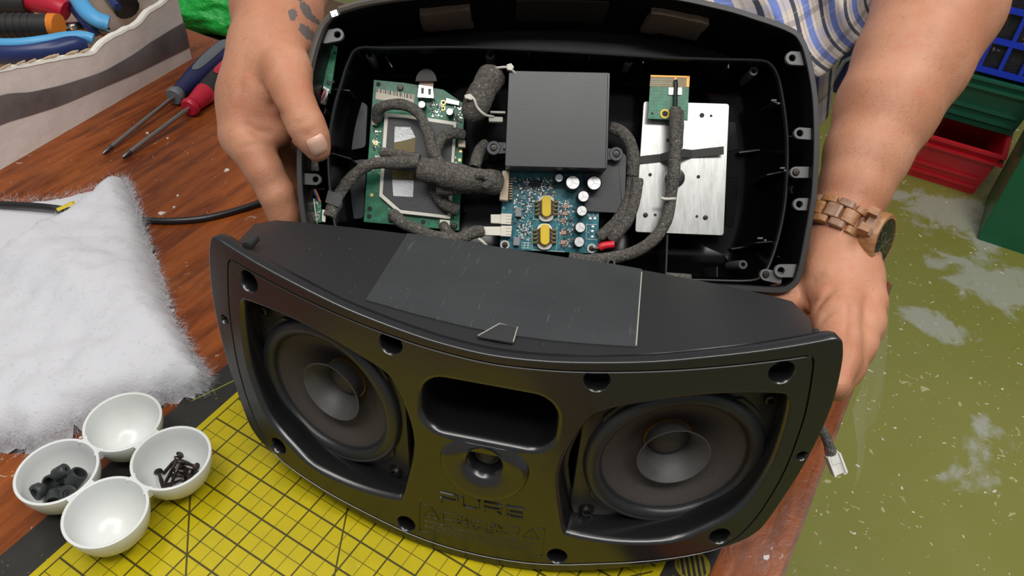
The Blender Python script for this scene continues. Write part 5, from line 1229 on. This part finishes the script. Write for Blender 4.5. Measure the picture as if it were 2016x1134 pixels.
for poly, zz, n_ in ((upP, .012, 9000), (lowP, .004, 1500)):
    c0 = poly.mean(0)
    for i in rng.integers(0, len(poly), n_):
        t = rng.random(); q = poly[i] * (1 - t) + poly[(i + 1) % len(poly)] * t; o2_ = (q - c0) / np.linalg.norm(q - c0)
        fibre(np.array((q[0] - o2_[0] * .004 * rng.random(), q[1] - o2_[1] * .004 * rng.random(), TZ + .001 + zz * rng.random() * 1.6)), np.array((o2_[0], o2_[1], .3)), .005 + .009 * rng.random())
mb.v = [(p[0], p[1], max(p[2], (.0006 if (p[0] - G0[0]) * GX[0] + (p[1] - G0[1]) * GX[1] > -1.6 * INCH else TZ + .0003))) for p in mb.v]
fo_ = mb.build('loose_fibres', WAD, wad, False, kind='stuff', fix=False); fo_.matrix_parent_inverse = wad.matrix_world.inverted()
# ---- black mains lead
LEAD = material('black_pvc_lead', (0.012, 0.012, 0.013), .32)
P = [onz(u, v, z) for u, v, z in ((-200, 372, .014), (-60, 396, .013), (0, 402, .013), (60, 405, .013), (118, 411, .012), (200, 425, .003), (275, 433, .000), (340, 435, .000), (400, 430, .000), (460, 416, .000))] + [onz(515, 398, .001), onz(560, 380, .003), onz(590, 372, .006)]
mb = MB(); mb.tube(smooth_open(P, 8), .0037, 12); o = mb.build('mains_lead', LEAD); tag(o, 'black round cable running across the table and under the wadding', 'cable')
mb = MB(); p = onz(131, 408, .016); YT = material('yellow_plastic', (0.72, 0.55, 0.03), .4)
mb.prism([(-.010, -.003), (.006, -.005), (.010, .000), (.004, .006), (-.002, .003), (-.009, .005)], 0, .003); o = mb.build('plastic_tag', YT); o.matrix_world = Matrix.Translation(p) @ Matrix.Rotation(.9, 4, 'Z') @ Matrix.Rotation(-.5, 4, 'X'); tag(o, 'small yellow plastic tag poking out between the cable and the wadding', 'tag')

# ---- two screwdrivers
DSTEEL = material('driver_steel', (0.46, 0.45, 0.44), .28, 1.0); BLADE = material('driver_tip', (0.16, 0.15, 0.14), .35, 1.0)
NAVY = material('navy_grip', (0.020, 0.022, 0.085), .45); GREYG = material('grey_grip', (0.13, 0.145, 0.155), .5); REDG = material('red_grip', (0.50, 0.012, 0.035), .38); BLKG = material('black_grip', (0.020, 0.018, 0.018), .5)
def screwdriver(tip, neck, end, mats, label, r=.0165, shaft=.0030, panel=(.34, .985), pw=.42, nose=None):
    z = r - .0035; a = onz(*tip, .0005); b_ = onz(*neck, .0098); c_ = onz(*end, z)
    ax = c_ - b_; L = np.linalg.norm(ax); ax /= L; sx = np.cross(ax, (0, 0, 1)); sx /= np.linalg.norm(sx); up = np.cross(sx, ax); o = empty('screwdriver', frame(b_, sx, up, ax), label, 'screwdriver', 'screwdrivers on the table')
    inv_ = o.matrix_world.inverted(); la = np.array(inv_ @ Vector(a)); mA, mB, mC = mats
    mb = MB(); mb.tube([la * .88, (0, 0, .004)], shaft, 14); mb.build('shaft', DSTEEL, o)
    mb = MB(); mb.tube([la, la * .985, la * .95, la * .88], [shaft * .25, shaft * .6, shaft * 1.02, shaft * 1.02], 10); mb.build('tip', BLADE, o)
    mb = MB(); mb.lathe([(.0001, 0), (r * .62, 0), (r * .74, .003), (r * .74, .007), (r * .60, .010), (r * .62, .016)], 28); mb.build('collar', mC, o)
    HP = ([.010, .020, .35 * L, .55 * L, .75 * L, .92 * L, .99 * L, L], [.60, .66, .88, .97, .99, .93, .75, .0])
    zs = np.linspace(.012, L, 40); mb = MB(); mb.lathe([(max(.0001, r * float(np.interp(z_, *HP))), z_) for z_ in zs], 28); mb.build('handle', mA, o)
    for k in range(3):
        a0 = math.radians(78 + 120 * k); mb = MB(); rows = []; t0, t1 = panel
        for t in np.linspace(t0, t1, 22):
            q = (t - t0) / (t1 - t0); rr_ = r * float(np.interp(t * L, *HP)) + .0008; w = pw * math.sqrt(max(.0, 1 - (2 * q - 1) ** (4 if panel[1] > .9 else 2))) + .02
            rows.append([(rr_ * math.cos(a0 + da), rr_ * math.sin(a0 + da), t * L) for da in np.linspace(-w, w, 9)])
        mb.loft(rows, False); mb.build('grip_panel', mB, o)
    if nose:
        mb = MB(); mb.lathe([(r * float(np.interp(z_, *HP)) + .0007, z_) for z_ in np.linspace(.010, L * .30, 8)], 28); mb.build('nose_band', nose, o)
    return o
sd = screwdriver((202, 303), (341, 192), (452, 92), (NAVY, GREYG, GREYG), 'screwdriver with a navy and grey handle lying on the table')
mb = MB(); mb.lathe([(.0030, -.0002), (.0030, .0006), (.0001, .0006)], 16, Matrix.Translation((.0030, .0146, .142))); mb.build('hanging_hole', BLKG, sd)
screwdriver((240, 311), (371, 214), (476, 118), (BLKG, REDG, REDG), 'screwdriver with a red and black handle lying on the table', panel=(.50, .88), pw=.62, nose=REDG)

# ---- cardboard box of tools
CARD = material('white_cardboard', (0.80, 0.72, 0.66), .75, var=((0.68, 0.60, 0.55), 18), bump=(60, .25, .003)); CORE = material('torn_cardboard', (0.52, 0.38, 0.24), .9, bump=(300, .5)); PALE = material('torn_paper', (0.76, 0.72, 0.65), .9, bump=(300, .5))
TAPE = material('grey_parcel_tape', (0.115, 0.095, 0.092), .22, var=((0.19, 0.165, 0.16), 14), bump=(28, .4, .004))
ba = onz(0, 335, TZ); bb = onz(378, 116, TZ); bx_ = (bb - ba) / np.linalg.norm(bb - ba); by_ = np.array((-bx_[1], bx_[0], 0)); bL = np.linalg.norm(bb - ba)
boxo = empty('tool_box', frame(ba, bx_, by_, (0, 0, 1)), 'battered white cardboard box with torn rim and grey tape, full of hand tools', 'cardboard box')
binv = boxo.matrix_world.inverted()
def wall_pt(u, v): return np.array(binv @ Vector(onplane(u, v, ba, by_)))
prof = [wall_pt(*p) for p in ((0, 140), (40, 131), (90, 120), (128, 112), (178, 104), (196, 86), (215, 73), (245, 58), (270, 45), (290, 22), (312, 10), (336, -14))]
prof = [(-.32, .150), (-.10, .124)] + [(p[0], p[2]) for p in prof]; prof[-1] = (bL, prof[-1][1])
pp = smooth_open(prof, 5); pp = np.array([(x, z + .0016 * noise.noise(Vector((x * 90, 0, 5)))) for x, z in pp]); pp[-1][0] = bL
mb = MB(); f0 = [(x, 0, 0) for x, z in pp]; f1 = [(x, .0, z) for x, z in pp]; f2 = [(x, .005, z) for x, z in pp]; f3 = [(x, .005, 0) for x, z in pp]
bow = lambda x: .004 * math.sin((x + .3) * 9)
mb.loft([[(x, y + bow(x) * (zz / .1), zz) for (x, y, zz) in r] for r in (f0, [(x, 0, z * .5) for x, z in pp], f1)], False); mb.loft([f3, f2], False); mb.build('wall', CARD, boxo, True, 40)
mb = MB(); e0 = [(x, -.0008 + bow(x) * (z / .1), z - .0015) for x, z in pp]; e1 = [(x, .0004 + bow(x) * (z / .1), z + .0016 + .0012 * noise.noise(Vector((x * 200, 1, 1)))) for x, z in pp]; e2 = [(x, .0058, z + .0010) for x, z in pp]
mb.loft([e0, e1, e2], False); mb.build('torn_rim', PALE, boxo)
mb = MB()
for k in range(14):
    x = .03 + rng.random() * .13; z = float(np.interp(x, pp[:, 0], pp[:, 1])); mb.tube([(x, .001, z), (x + .008, .000, z + .0015), (x + .016, .001, z + .0005)], .0012, 6)
mb.build('torn_flutes', CORE, boxo)
for poly_u, poly_l, nm in (([(0, 188), (60, 180), (120, 166), (200, 139), (262, 104), (300, 78), (346, 50)], [(0, 246), (60, 226), (120, 206), (200, 172), (262, 146), (300, 128), (352, 104)], 'tape_band'),):
    U_ = [wall_pt(*p) for p in poly_u]; L_ = [wall_pt(*p) for p in poly_l]; U_[-1][0] = L_[-1][0] = bL
    U_ = [U_[0] - np.array((.06, 0, -.002))] + U_; L_ = [L_[0] - np.array((.06, 0, -.002))] + L_
    U_ = smooth_open(U_, 5); L_ = smooth_open(L_, 5); mb = MB()
    mb.loft([[(p[0], -.0012 + bow(p[0]) * (p[2] / .1) - .0004 * math.sin(p[0] * 120), p[2]) for p in U_], [((p[0] + q[0]) / 2, -.0022 + bow(p[0]) * .4, (p[2] + q[2]) / 2) for p, q in zip(U_, L_)], [(p[0], -.0010 + bow(p[0]) * (p[2] / .1), p[2]) for p in L_]], False); mb.build(nm, TAPE, boxo)
topz = pp[-1][1]
mb = MB(); mb.loft([[(bL, 0, 0), (bL + .004, .02, 0), (bL, .26, 0)], [(bL - .004, .0, topz * .5), (bL, .02, topz * .5), (bL - .006, .26, .06)], [(bL - .012, 0, topz), (bL - .010, .02, topz * .97), (bL - .012, .26, .11)]], False); mb.build('wall', CARD, boxo, True, 40)
mb = MB(); mb.box((bL / 2 - .16, .26, .055), (bL + .32, .004, .11)); mb.build('wall', CARD, boxo, False)
mb = MB(); mb.box((-.318, .13, .055), (.004, .256, .11)); mb.build('wall', CARD, boxo, False)
mb = MB(); mb.box((bL / 2 - .165, .131, .002), (bL + .30, .248, .003)); mb.build('base', CORE, boxo, False)
# tools inside
ORN = material('orange_rubber', (0.72, 0.20, 0.015), .45); LBLUE = material('light_blue_grip', (0.085, 0.36, 0.66), .42); DBLUE = material('dark_blue_grip', (0.015, 0.03, 0.125), .35); TSTEEL = material('tool_steel', (0.30, 0.29, 0.28), .32, 1.0)
def tool(name, label, cat): 
    return empty(name, None, label, cat)
def bar(name, pts, r, mat, parent, n=14, sq=1.0):
    P = smooth_open([onz(u, v, z) for u, v, z in pts], 6); mb = MB(); mb.tube(P, r, n, True, sq); return mb.build(name, mat, parent)
t = tool('hacksaw', 'tool with a ribbed black handle ending in an orange band, inside the cardboard box', 'hand tool')
bar('handle', [(-80, 50, .078), (0, 50, .078), (60, 50, .078), (100, 50, .078)], .0150, BLKG, t)
for k in range(6): bar('grip_ridge', [(-14 + k * 14, 50, .078), (-6 + k * 14, 50, .078)], .0158, BLKG, t)
bar('end_band', [(99, 50, .078), (104, 50, .078), (116, 51, .078)], .0156, ORN, t)
t = tool('pliers', 'pliers with long navy and light blue handle along the torn box wall', 'pliers')
bar('handle_grip', [(-80, 96, .062), (-20, 104, .062), (40, 104, .062), (100, 98, .062), (140, 90, .060), (160, 88, .056)], .0135, DBLUE, t)
bar('handle_inlay', [(-80, 80, .072), (-20, 86, .073), (40, 86, .073), (90, 80, .073), (130, 73, .070), (165, 72, .066), (184, 77, .062)], .0072, LBLUE, t)
t = tool('cutters', 'cutters with bright light blue grips leaning in the box corner', 'cutters')
bar('handle_grip', [(130, -40, .085), (150, -8, .084), (168, 20, .080), (190, 38, .074), (214, 46, .068)], .0115, LBLUE, t, sq=.8)
bar('handle_grip', [(112, -30, .075), (136, 0, .074), (158, 30, .070), (180, 54, .060), (192, 64, .052)], .0075, DBLUE, t); bar('jaw', [(185, 52, .060), (200, 58, .056), (216, 60, .052)], .0060, TSTEEL, t, sq=.5)
t = tool('utility_knife', 'red and black tool handle at the back of the box', 'hand tool')
bar('handle', [(52, 4, .078), (80, 6, .080), (110, 14, .078), (130, 22, .074)], .0140, REDG, t); bar('grip', [(-60, 6, .075), (0, 6, .078), (56, 8, .078)], .0165, BLKG, t)
t = tool('torch', 'glossy black and blue cylindrical tool by the box end wall', 'hand tool')
bar('barrel', [(200, -60, .080), (220, -22, .080), (240, 4, .078), (250, 16, .074)], .0180, material('gloss_black_barrel', (0.010, 0.012, 0.016), .18), t); bar('band', [(212, -8, .0935), (222, 4, .092), (232, 14, .090)], .0050, DBLUE, t)
t = tool('side_cutters', 'dark steel cutters lying under the orange banded tool', 'cutters')
bar('jaw', [(112, 58, .055), (140, 52, .055), (165, 50, .052)], .0085, material('dark_tool_steel', (0.05, 0.05, 0.05), .3, .8), t, sq=.6); c = onz(142, 48, .066); mb = MB(); mb.lathe([(.0048, -.006), (.0048, 0), (.0036, .0012), (.0001, .0014)], 16, Matrix.Translation(c)); mb.build('rivet', CHROME, t); bar('handle_grip', [(-60, 76, .040), (20, 78, .040), (70, 72, .044), (112, 60, .052)], .0085, material('maroon_grip', (0.09, 0.012, 0.014), .45), t)

# ---- four-cup tray with spacers and screws
CER = material('white_glazed_plastic', (0.66, 0.675, 0.66), .26, bump=(30, .05), var=((0.62, 0.62, 0.58), 22, .5, .75)); 
ZR = .0365; cc_ = [onz(u, v, ZR) for u, v in ((241, 829.6), (336.8, 899), (111.7, 926), (207, 1007))]; c0 = sum(cc_) / 4
e1 = ((cc_[1] - cc_[0]) + (cc_[3] - cc_[2])) / 2; e2 = ((cc_[2] - cc_[0]) + (cc_[3] - cc_[1])) / 2
tray = empty('four_cup_tray', Matrix.Translation((c0[0], c0[1], 0)), 'white tray of four joined round cups holding spacers and screws', 'tray')
cups = []
for sx, sy in ((-.5, -.5), (.5, -.5), (-.5, .5), (.5, .5)):
    q = e1 * sx + e2 * sy; cups.append(np.array((c0[0] + q[0], c0[1] + q[1], 0))); RO, RI = .0299, .0272
    outp = [(.0001, .0003), (.0105, .0003), (.0112, .0012), (.0120, .0028), (.0185, .0072), (.0250, .0165), (.0284, .0268), (.0298, ZR - .0008), (.0296, ZR), (.0288, ZR + .0003)]
    inp = [(.0276, ZR), (.0271, ZR - .0012), (.0262, .0275), (.0232, .0180), (.0175, .0095), (.0100, .0050), (.0040, .0036), (.0001, .0034)]
    mb = MB(); mb.lathe(outp + inp, 56, Matrix.Translation((q[0], q[1], 0))); mb.build('cup', CER, tray, True, 50)
for a_, b_ in ((0, 1), (2, 3), (0, 2), (1, 3)):
    m_ = (cups[a_] + cups[b_]) / 2 - np.array((c0[0], c0[1], 0)); d_ = cups[b_] - cups[a_]; n_ = np.array((-d_[1], d_[0], 0)) / np.linalg.norm(d_); t_ = d_ / np.linalg.norm(d_)
    mb = MB(); L = []
    for k in range(9):
        x = -.0105 + .021 * k / 8; w = .0006 + .0016 * (abs(x) / .0105) ** 2 * 2.2; L.append((x, w))
    poly = [m_ + n_ * x + t_ * w for x, w in L] + [m_ + n_ * x - t_ * w for x, w in L[::-1]]
    mb.loft([[(p[0], p[1], ZR - .0085) for p in poly], [(p[0], p[1], ZR - .0004) for p in poly]], True, True, True); mb.build('joint', CER, tray, True, 40)
RUBB = material('black_rubber', (0.020, 0.022, 0.023), .42, var=((0.032, 0.036, 0.037), 90), bump=(300, .1))
def spacer(name, M_, r, h, style):
    mb = MB()
    if style == 0: prof_ = [(r * .32, h), (r * .9, h), (r, h * .93), (r, h * .1), (r * .93, 0), (r * .32, 0), (r * .32, h)]
    elif style == 1: prof_ = [(r * .72, h), (r * .94, h), (r, h * .94), (r, 0), (r * .25, 0), (r * .25, h * .22), (r * .72, h * .25), (r * .72, h)]
    else: prof_ = [(r * .28, h * .8), (r * .45, h * .8), (r * .5, h), (r * .85, h), (r, h * .85), (r, h * .35), (r * .72, h * .3), (r * .70, 0), (r * .28, 0), (r * .28, h * .8)]
    mb.lathe(prof_, 24); o = mb.build(name, RUBB, None, True, 40); o.matrix_world = M_; return o
def aim(p, d): return Matrix.Translation(p) @ Vector(d).to_track_quat('Z', 'Y').to_matrix().to_4x4()
cup3 = cups[2]
def bowl_z(x, y, c): 
    r = math.hypot(x - c[0], y - c[1]); return float(np.interp(r, [0, .004, .010, .0175, .0232, .0262], [.0034, .0036, .0050, .0095, .0180, .0275]))
sp_spec = [(76, 966, .018, .0066, .0085, (-.25, -.70, .45), 2, 'slotted face towards the bowl rim'), (104, 948, .014, .0068, .009, (-.1, -.75, .6), 1, None), (120, 930, .022, .0058, .010, (.62, .25, .30), 0, None), (150, 940, .020, .0070, .0105, (.55, .40, .65), 1, None), (136, 972, .015, .0075, .007, (.1, -.62, .75), 2, None), (106, 982, .013, .0068, .010, (.35, -.75, .25), 1, None), (122, 962, .009, .006, .008, (.2, .3, .8), 0, None)]
labs = ['slotted black rubber bush at the edge of the spacer pile, small hole facing out', 'black rubber cup spacer lying behind the slotted bush, wide bore up', 'plain black rubber cylinder standing highest on the spacer pile', 'black rubber cup spacer leaning on the cup wall beside the plain cylinder', 'wide stepped black rubber bush with a dished face around its hole', 'black rubber cup spacer lying lowest, open bore by the wide bush', 'black rubber ring buried in the middle of the spacer pile']
for (u, v, z, r, h, d_, st, _), lb in zip(sp_spec, labs):
    p = onz(u, v, z); d_ = np.array(d_) / np.linalg.norm(d_); o = spacer('rubber_spacer', aim(p - d_ * h / 2, d_), r * .92, h, st); tag(o, lb, 'spacer', 'rubber spacers in the tray')
SCRW = material('dark_screw_steel', (0.075, 0.060, 0.055), .34, .9)
def wood_screw(M_, L=.021):
    o = empty('wood_screw', M_, 'dark self-tapping screw lying apart from the pile with its head on the bare cup wall', 'screw', 'screws in the tray')
    mb = MB(); mb.lathe([(.0001, .0014), (.0008, .0014), (.0022, .0016), (.0032, .0008), (.0034, 0), (.0030, -.0004), (.0014, -.0010)], 18); mb.build('head', SCRW, o)
    mb = MB(); prof_ = [(.0013, -.0008), (.0013, -L * .38)]
    z = -L * .38
    while z > -L * .93: prof_ += [(.0011, z), (.00165, z - .0004), (.0011, z - .0008)]; z -= .0010
    prof_ += [(.0009, -L * .95), (.0001, -L)]
    mb.lathe(prof_, 12); mb.build('threaded_shank', SCRW, o, True, 20); return o
scr = [((312, 929, .0150), (320, 954, .016)), ((354, 896, .0230), (322, 932, .0115)), ((350, 903, .022), (326, 950, .012)), ((354, 910, .021), (338, 951, .0135)), ((386, 919, .0190), (358, 908, .016)), ((376, 931, .0170), (350, 927, .0115)), ((374, 936, .0150), (346, 936, .0100)), ((362, 944, .0140), (344, 950, .0105)), ((360, 920, .0130), (384, 929, .0160))]
ws = None
for (hu, hv, hz), (tu, tv, tz) in scr:
    a = onz(hu, hv, hz); b_ = onz(tu, tv, tz); d_ = (a - b_) / np.linalg.norm(a - b_); M_ = aim(a, d_)
    if ws is None: ws = wood_screw(M_)
    else: o = copy_tree(ws); o.matrix_world = M_; o['label'] = 'dark self-tapping screw in the jumbled pile of screws in the tray'

# ================================================================ THINGS ROUND THE TABLE
RED = material('red_crate_plastic', (0.60, 0.012, 0.026), .35); GRN = material('green_crate_plastic', (0.014, 0.125, 0.070), .35); BLUEC = material('blue_crate_plastic', (0.010, 0.045, 0.62), .35); GRN2 = material('green_box_plastic', (0.010, 0.135, 0.060), .3)
def crate(name, corner, w, dp, h, mat, label, flare=.03, ribs=3, lid=True):
    """corner = front right bottom; runs -GX for w and +GY for dp"""
    o = empty(name, frame(corner, GX, GY, (0, 0, 1)), label, 'crate', 'stacked crates'); mb = MB()
    lo = [(-w, 0), (0, 0), (0, dp), (-w, dp)]; hi = [(-w - flare, -flare), (flare, -flare), (flare, dp + flare), (-w - flare, dp + flare)]; t_ = .004
    li = [(-w + t_, t_), (-t_, t_), (-t_, dp - t_), (-w + t_, dp - t_)]; hi2 = [(-w - flare + t_, -flare + t_), (flare - t_, -flare + t_), (flare - t_, dp + flare - t_), (-w - flare + t_, dp + flare - t_)]
    Z_ = lambda L, z: [(x, y, z) for x, y in L]
    mb.loft([Z_(lo, 0), Z_(hi, h), Z_(hi2, h), Z_(li, .004)], True, True, True); mb.build('tub', mat, o, False)
    for k, zz in enumerate((h - .006, h - .030)):
        e_ = flare + .010; f_ = flare * zz / h; mb = MB(); O = [(-w - e_, -e_), (e_, -e_), (e_, dp + e_), (-w - e_, dp + e_)]; I = [(-w - f_, -f_), (f_, -f_), (f_, dp + f_), (-w - f_, dp + f_)]
        mb.loft([Z_(I, zz), Z_(O, zz), Z_(O, zz + .007), Z_(I, zz + .007)], True); mb.build('rim_band', mat, o, False)
    for k in range(ribs):
        zz = h * (.18 + .2 * k); f_ = flare * zz / h; mb = MB(); mb.box((-w / 2, -f_ - .002, zz), (w * .96, .006, .010)); mb.build('rib', mat, o, False)
    return o
crate('red_crate', onz(1914, 383, FLOOR_Z), .26, .34, .150, RED, 'red plastic crate standing on the olive floor', .022, 2)
gc = onz(1990, 268, FLOOR_Z + .158)
crate('green_crate', gc, .30, .34, .150, GRN, 'dark green plastic crate stacked on the red crate', .022, 2)
# papers in the red crate
PAPER = material('crumpled_paper', (0.60, 0.56, 0.50), .8, bump=(40, .6, .01))
bc_ = gc + np.array((0, 0, .158)) + GX * .05 - GY * .01
blue = empty('blue_crate', frame(bc_, GX, GY, (0, 0, 1)), 'bright blue lattice crate stacked on the green crate', 'crate', 'stacked crates')
W_, H_, DPT = .30, .26, .30
for side_, wl in ((0, W_), (1, DPT)):
    n_ = int(wl / .045)
    for i in range(n_ + 1):
        mb = MB(); x = -wl * i / n_
        mb.box((x, 0, H_ / 2) if side_ == 0 else (0, -x, H_ / 2), (.010, .006, H_) if side_ == 0 else (.006, .010, H_)); mb.build('upright_bar', BLUEC, blue, False)
    for k in range(4):
        mb = MB(); mb.box((-wl / 2, 0, .007 + k * (H_ - .014) / 3) if side_ == 0 else (0, wl / 2, .007 + k * (H_ - .014) / 3), (wl, .008, .014) if side_ == 0 else (.008, wl, .014)); mb.build('cross_bar', BLUEC, blue, False)
mb = MB(); mb.box((-W_ / 2, DPT, H_ / 2), (W_, .006, H_)); mb.build('back_panel', BLUEC, blue, False); mb = MB(); mb.box((-W_, DPT / 2, H_ / 2), (.006, DPT, H_)); mb.build('end_panel', BLUEC, blue, False); mb = MB(); mb.box((-W_ / 2, DPT / 2, .006), (W_ - .01, DPT - .01, .006)); mb.build('base', BLUEC, blue, False)
JUNK = material('dark_contents', (0.018, 0.018, 0.020), .7, bump=(30, .8, .01), flecks=((0.35, 0.35, 0.36), 30, .66))
mb = MB(); mb.prism(rrect(W_ - .03, DPT - .03, .02, 4, -W_ / 2, DPT / 2), .010, H_ * .82); o = mb.build('bundled_cloth', JUNK, None, True, 30); o.matrix_world = blue.matrix_world.copy(); tag(o, 'dark bundled cloth filling the blue lattice crate', 'cloth')
gb = onz(1922, 470, FLOOR_Z); o = empty('green_bin', frame(gb, GX, GY, (0, 0, 1)), 'large glossy green bin standing on the floor beside the red crate', 'bin'); mb = MB(); O = rrect(.50, .24, .006, 3, .25, .12); I = rrect(.488, .228, .004, 3, .25, .12)
mb.loft([[(x, y, 0) for x, y in O], [(x, y, .34) for x, y in O], [(x, y, .34) for x, y in I], [(x, y, .006) for x, y in I]], True, True, True); mb.build('tub', GRN2, o, True, 30)
mb = MB(); R1 = rrect(.516, .256, .010, 3, .25, .12); R0 = rrect(.502, .242, .006, 3, .25, .12); mb.loft([[(x, y, .318) for x, y in R0], [(x, y, .318) for x, y in R1], [(x, y, .34) for x, y in R1], [(x, y, .34) for x, y in R0]], True); mb.build('rim_band', GRN2, o, True, 30)
# navy holdall and dark bag behind the shirt
NAVYB = material('navy_holdall', (0.010, 0.012, 0.055), .55, bump=(60, .4, .004)); nb = onz(1630, 180, FLOOR_Z)
o = empty('holdall', frame(nb, GX, GY, (0, 0, 1)), 'navy blue fabric holdall with a grey strap on the floor', 'bag'); mb = MB(); L = rrect(.17, .20, .04, 5, .085, .10)
mb.loft([[(x, y, 0) for x, y in L], [(x * 1.02, y, .12) for x, y in L], [(x, y, .20) for x, y in L], [(x * .9 + .017, y * .8 + .026, .235) for x, y in L]], True, True, True); mb.build('bag_body', NAVYB, o)
mb = MB(); mb.tube([(.0, -.006, .02), (.02, -.010, .12), (.06, -.010, .16), (.12, -.008, .17), (.17, -.006, .10)], .007, 8); mb.build('strap', material('grey_strap', (0.16, 0.17, 0.19), .7), o)
# low brown bench with a green bag, beyond the far edge of the table
bn = empty('bench', frame(grid(-34, 22.0, -.14), GX, GY, (0, 0, 1)), 'low brown wooden bench beyond the far table edge', 'bench'); BW = material('bench_wood', (0.145, 0.075, 0.025), .4, var=((0.10, 0.045, 0.014), 20), stretch=(.2, 1, 1))
mb = MB(); mb.box((.36, .20, -.0125), (.72, .40, .025)); mb.build('seat', BW, bn, False)
for x, y in ((.04, .04), (.68, .04), (.04, .36), (.68, .36)):
    mb = MB(); mb.box((x, y, -.025 - (.75 - .14 - .025) / 2), (.05, .05, .75 - .14 - .025)); mb.build('leg', BW, bn, False)
GBAG = material('green_polythene', (0.015, 0.42, 0.055), .38, bump=(22, .7, .02)); gp_ = onz(398, 2, -.10)
me_b = bmesh.new(); bmesh.ops.create_icosphere(me_b, subdivisions=5, radius=1.0)
for v in me_b.verts:
    n_ = noise.fractal(v.co * 1.6 + Vector((3, 1, 2)), .9, 2.1, 4); k = 1 + .18 * n_; v.co = Vector((v.co.x * .135 * k, v.co.y * .075 * k, max(-.042, v.co.z * .055 * k)))
me = bpy.data.meshes.new('carrier_bag'); me_b.to_mesh(me); me_b.free(); me.materials.append(GBAG); me.polygons.foreach_set('use_smooth', [True] * len(me.polygons))
o = bpy.data.objects.new('carrier_bag', me); link(o); o.matrix_world = frame((gp_[0], gp_[1], -.14 + .0425), GX, GY, (0, 0, 1)); tag(o, 'crumpled bright green polythene bag on the brown bench', 'bag')
# clear polythene hanging from the table corner
FILM = material('clear_polythene', (0.85, 0.90, 0.85), .12, alpha=.10, bump=(12, .5, .01))
ed = grid(18.2, 19.2, -.004); mb = MB(); rows = []
for j in range(9):
    t = j / 8; rows.append([ed - GY * (.02 + .155 * s_) + GX * (.004 + .030 * math.sin(t * 1.4) + .006 * math.sin(s_ * 9) * t) + np.array((0, 0, -.13 * t * (1 - .25 * s_))) for s_ in np.linspace(0, 1, 14)])
mb.loft(rows, False); o = mb.build('polythene_sheet', FILM, None, True, 180); tag(o, 'thin clear polythene sheet hanging over the table edge by the hand', 'plastic sheet')
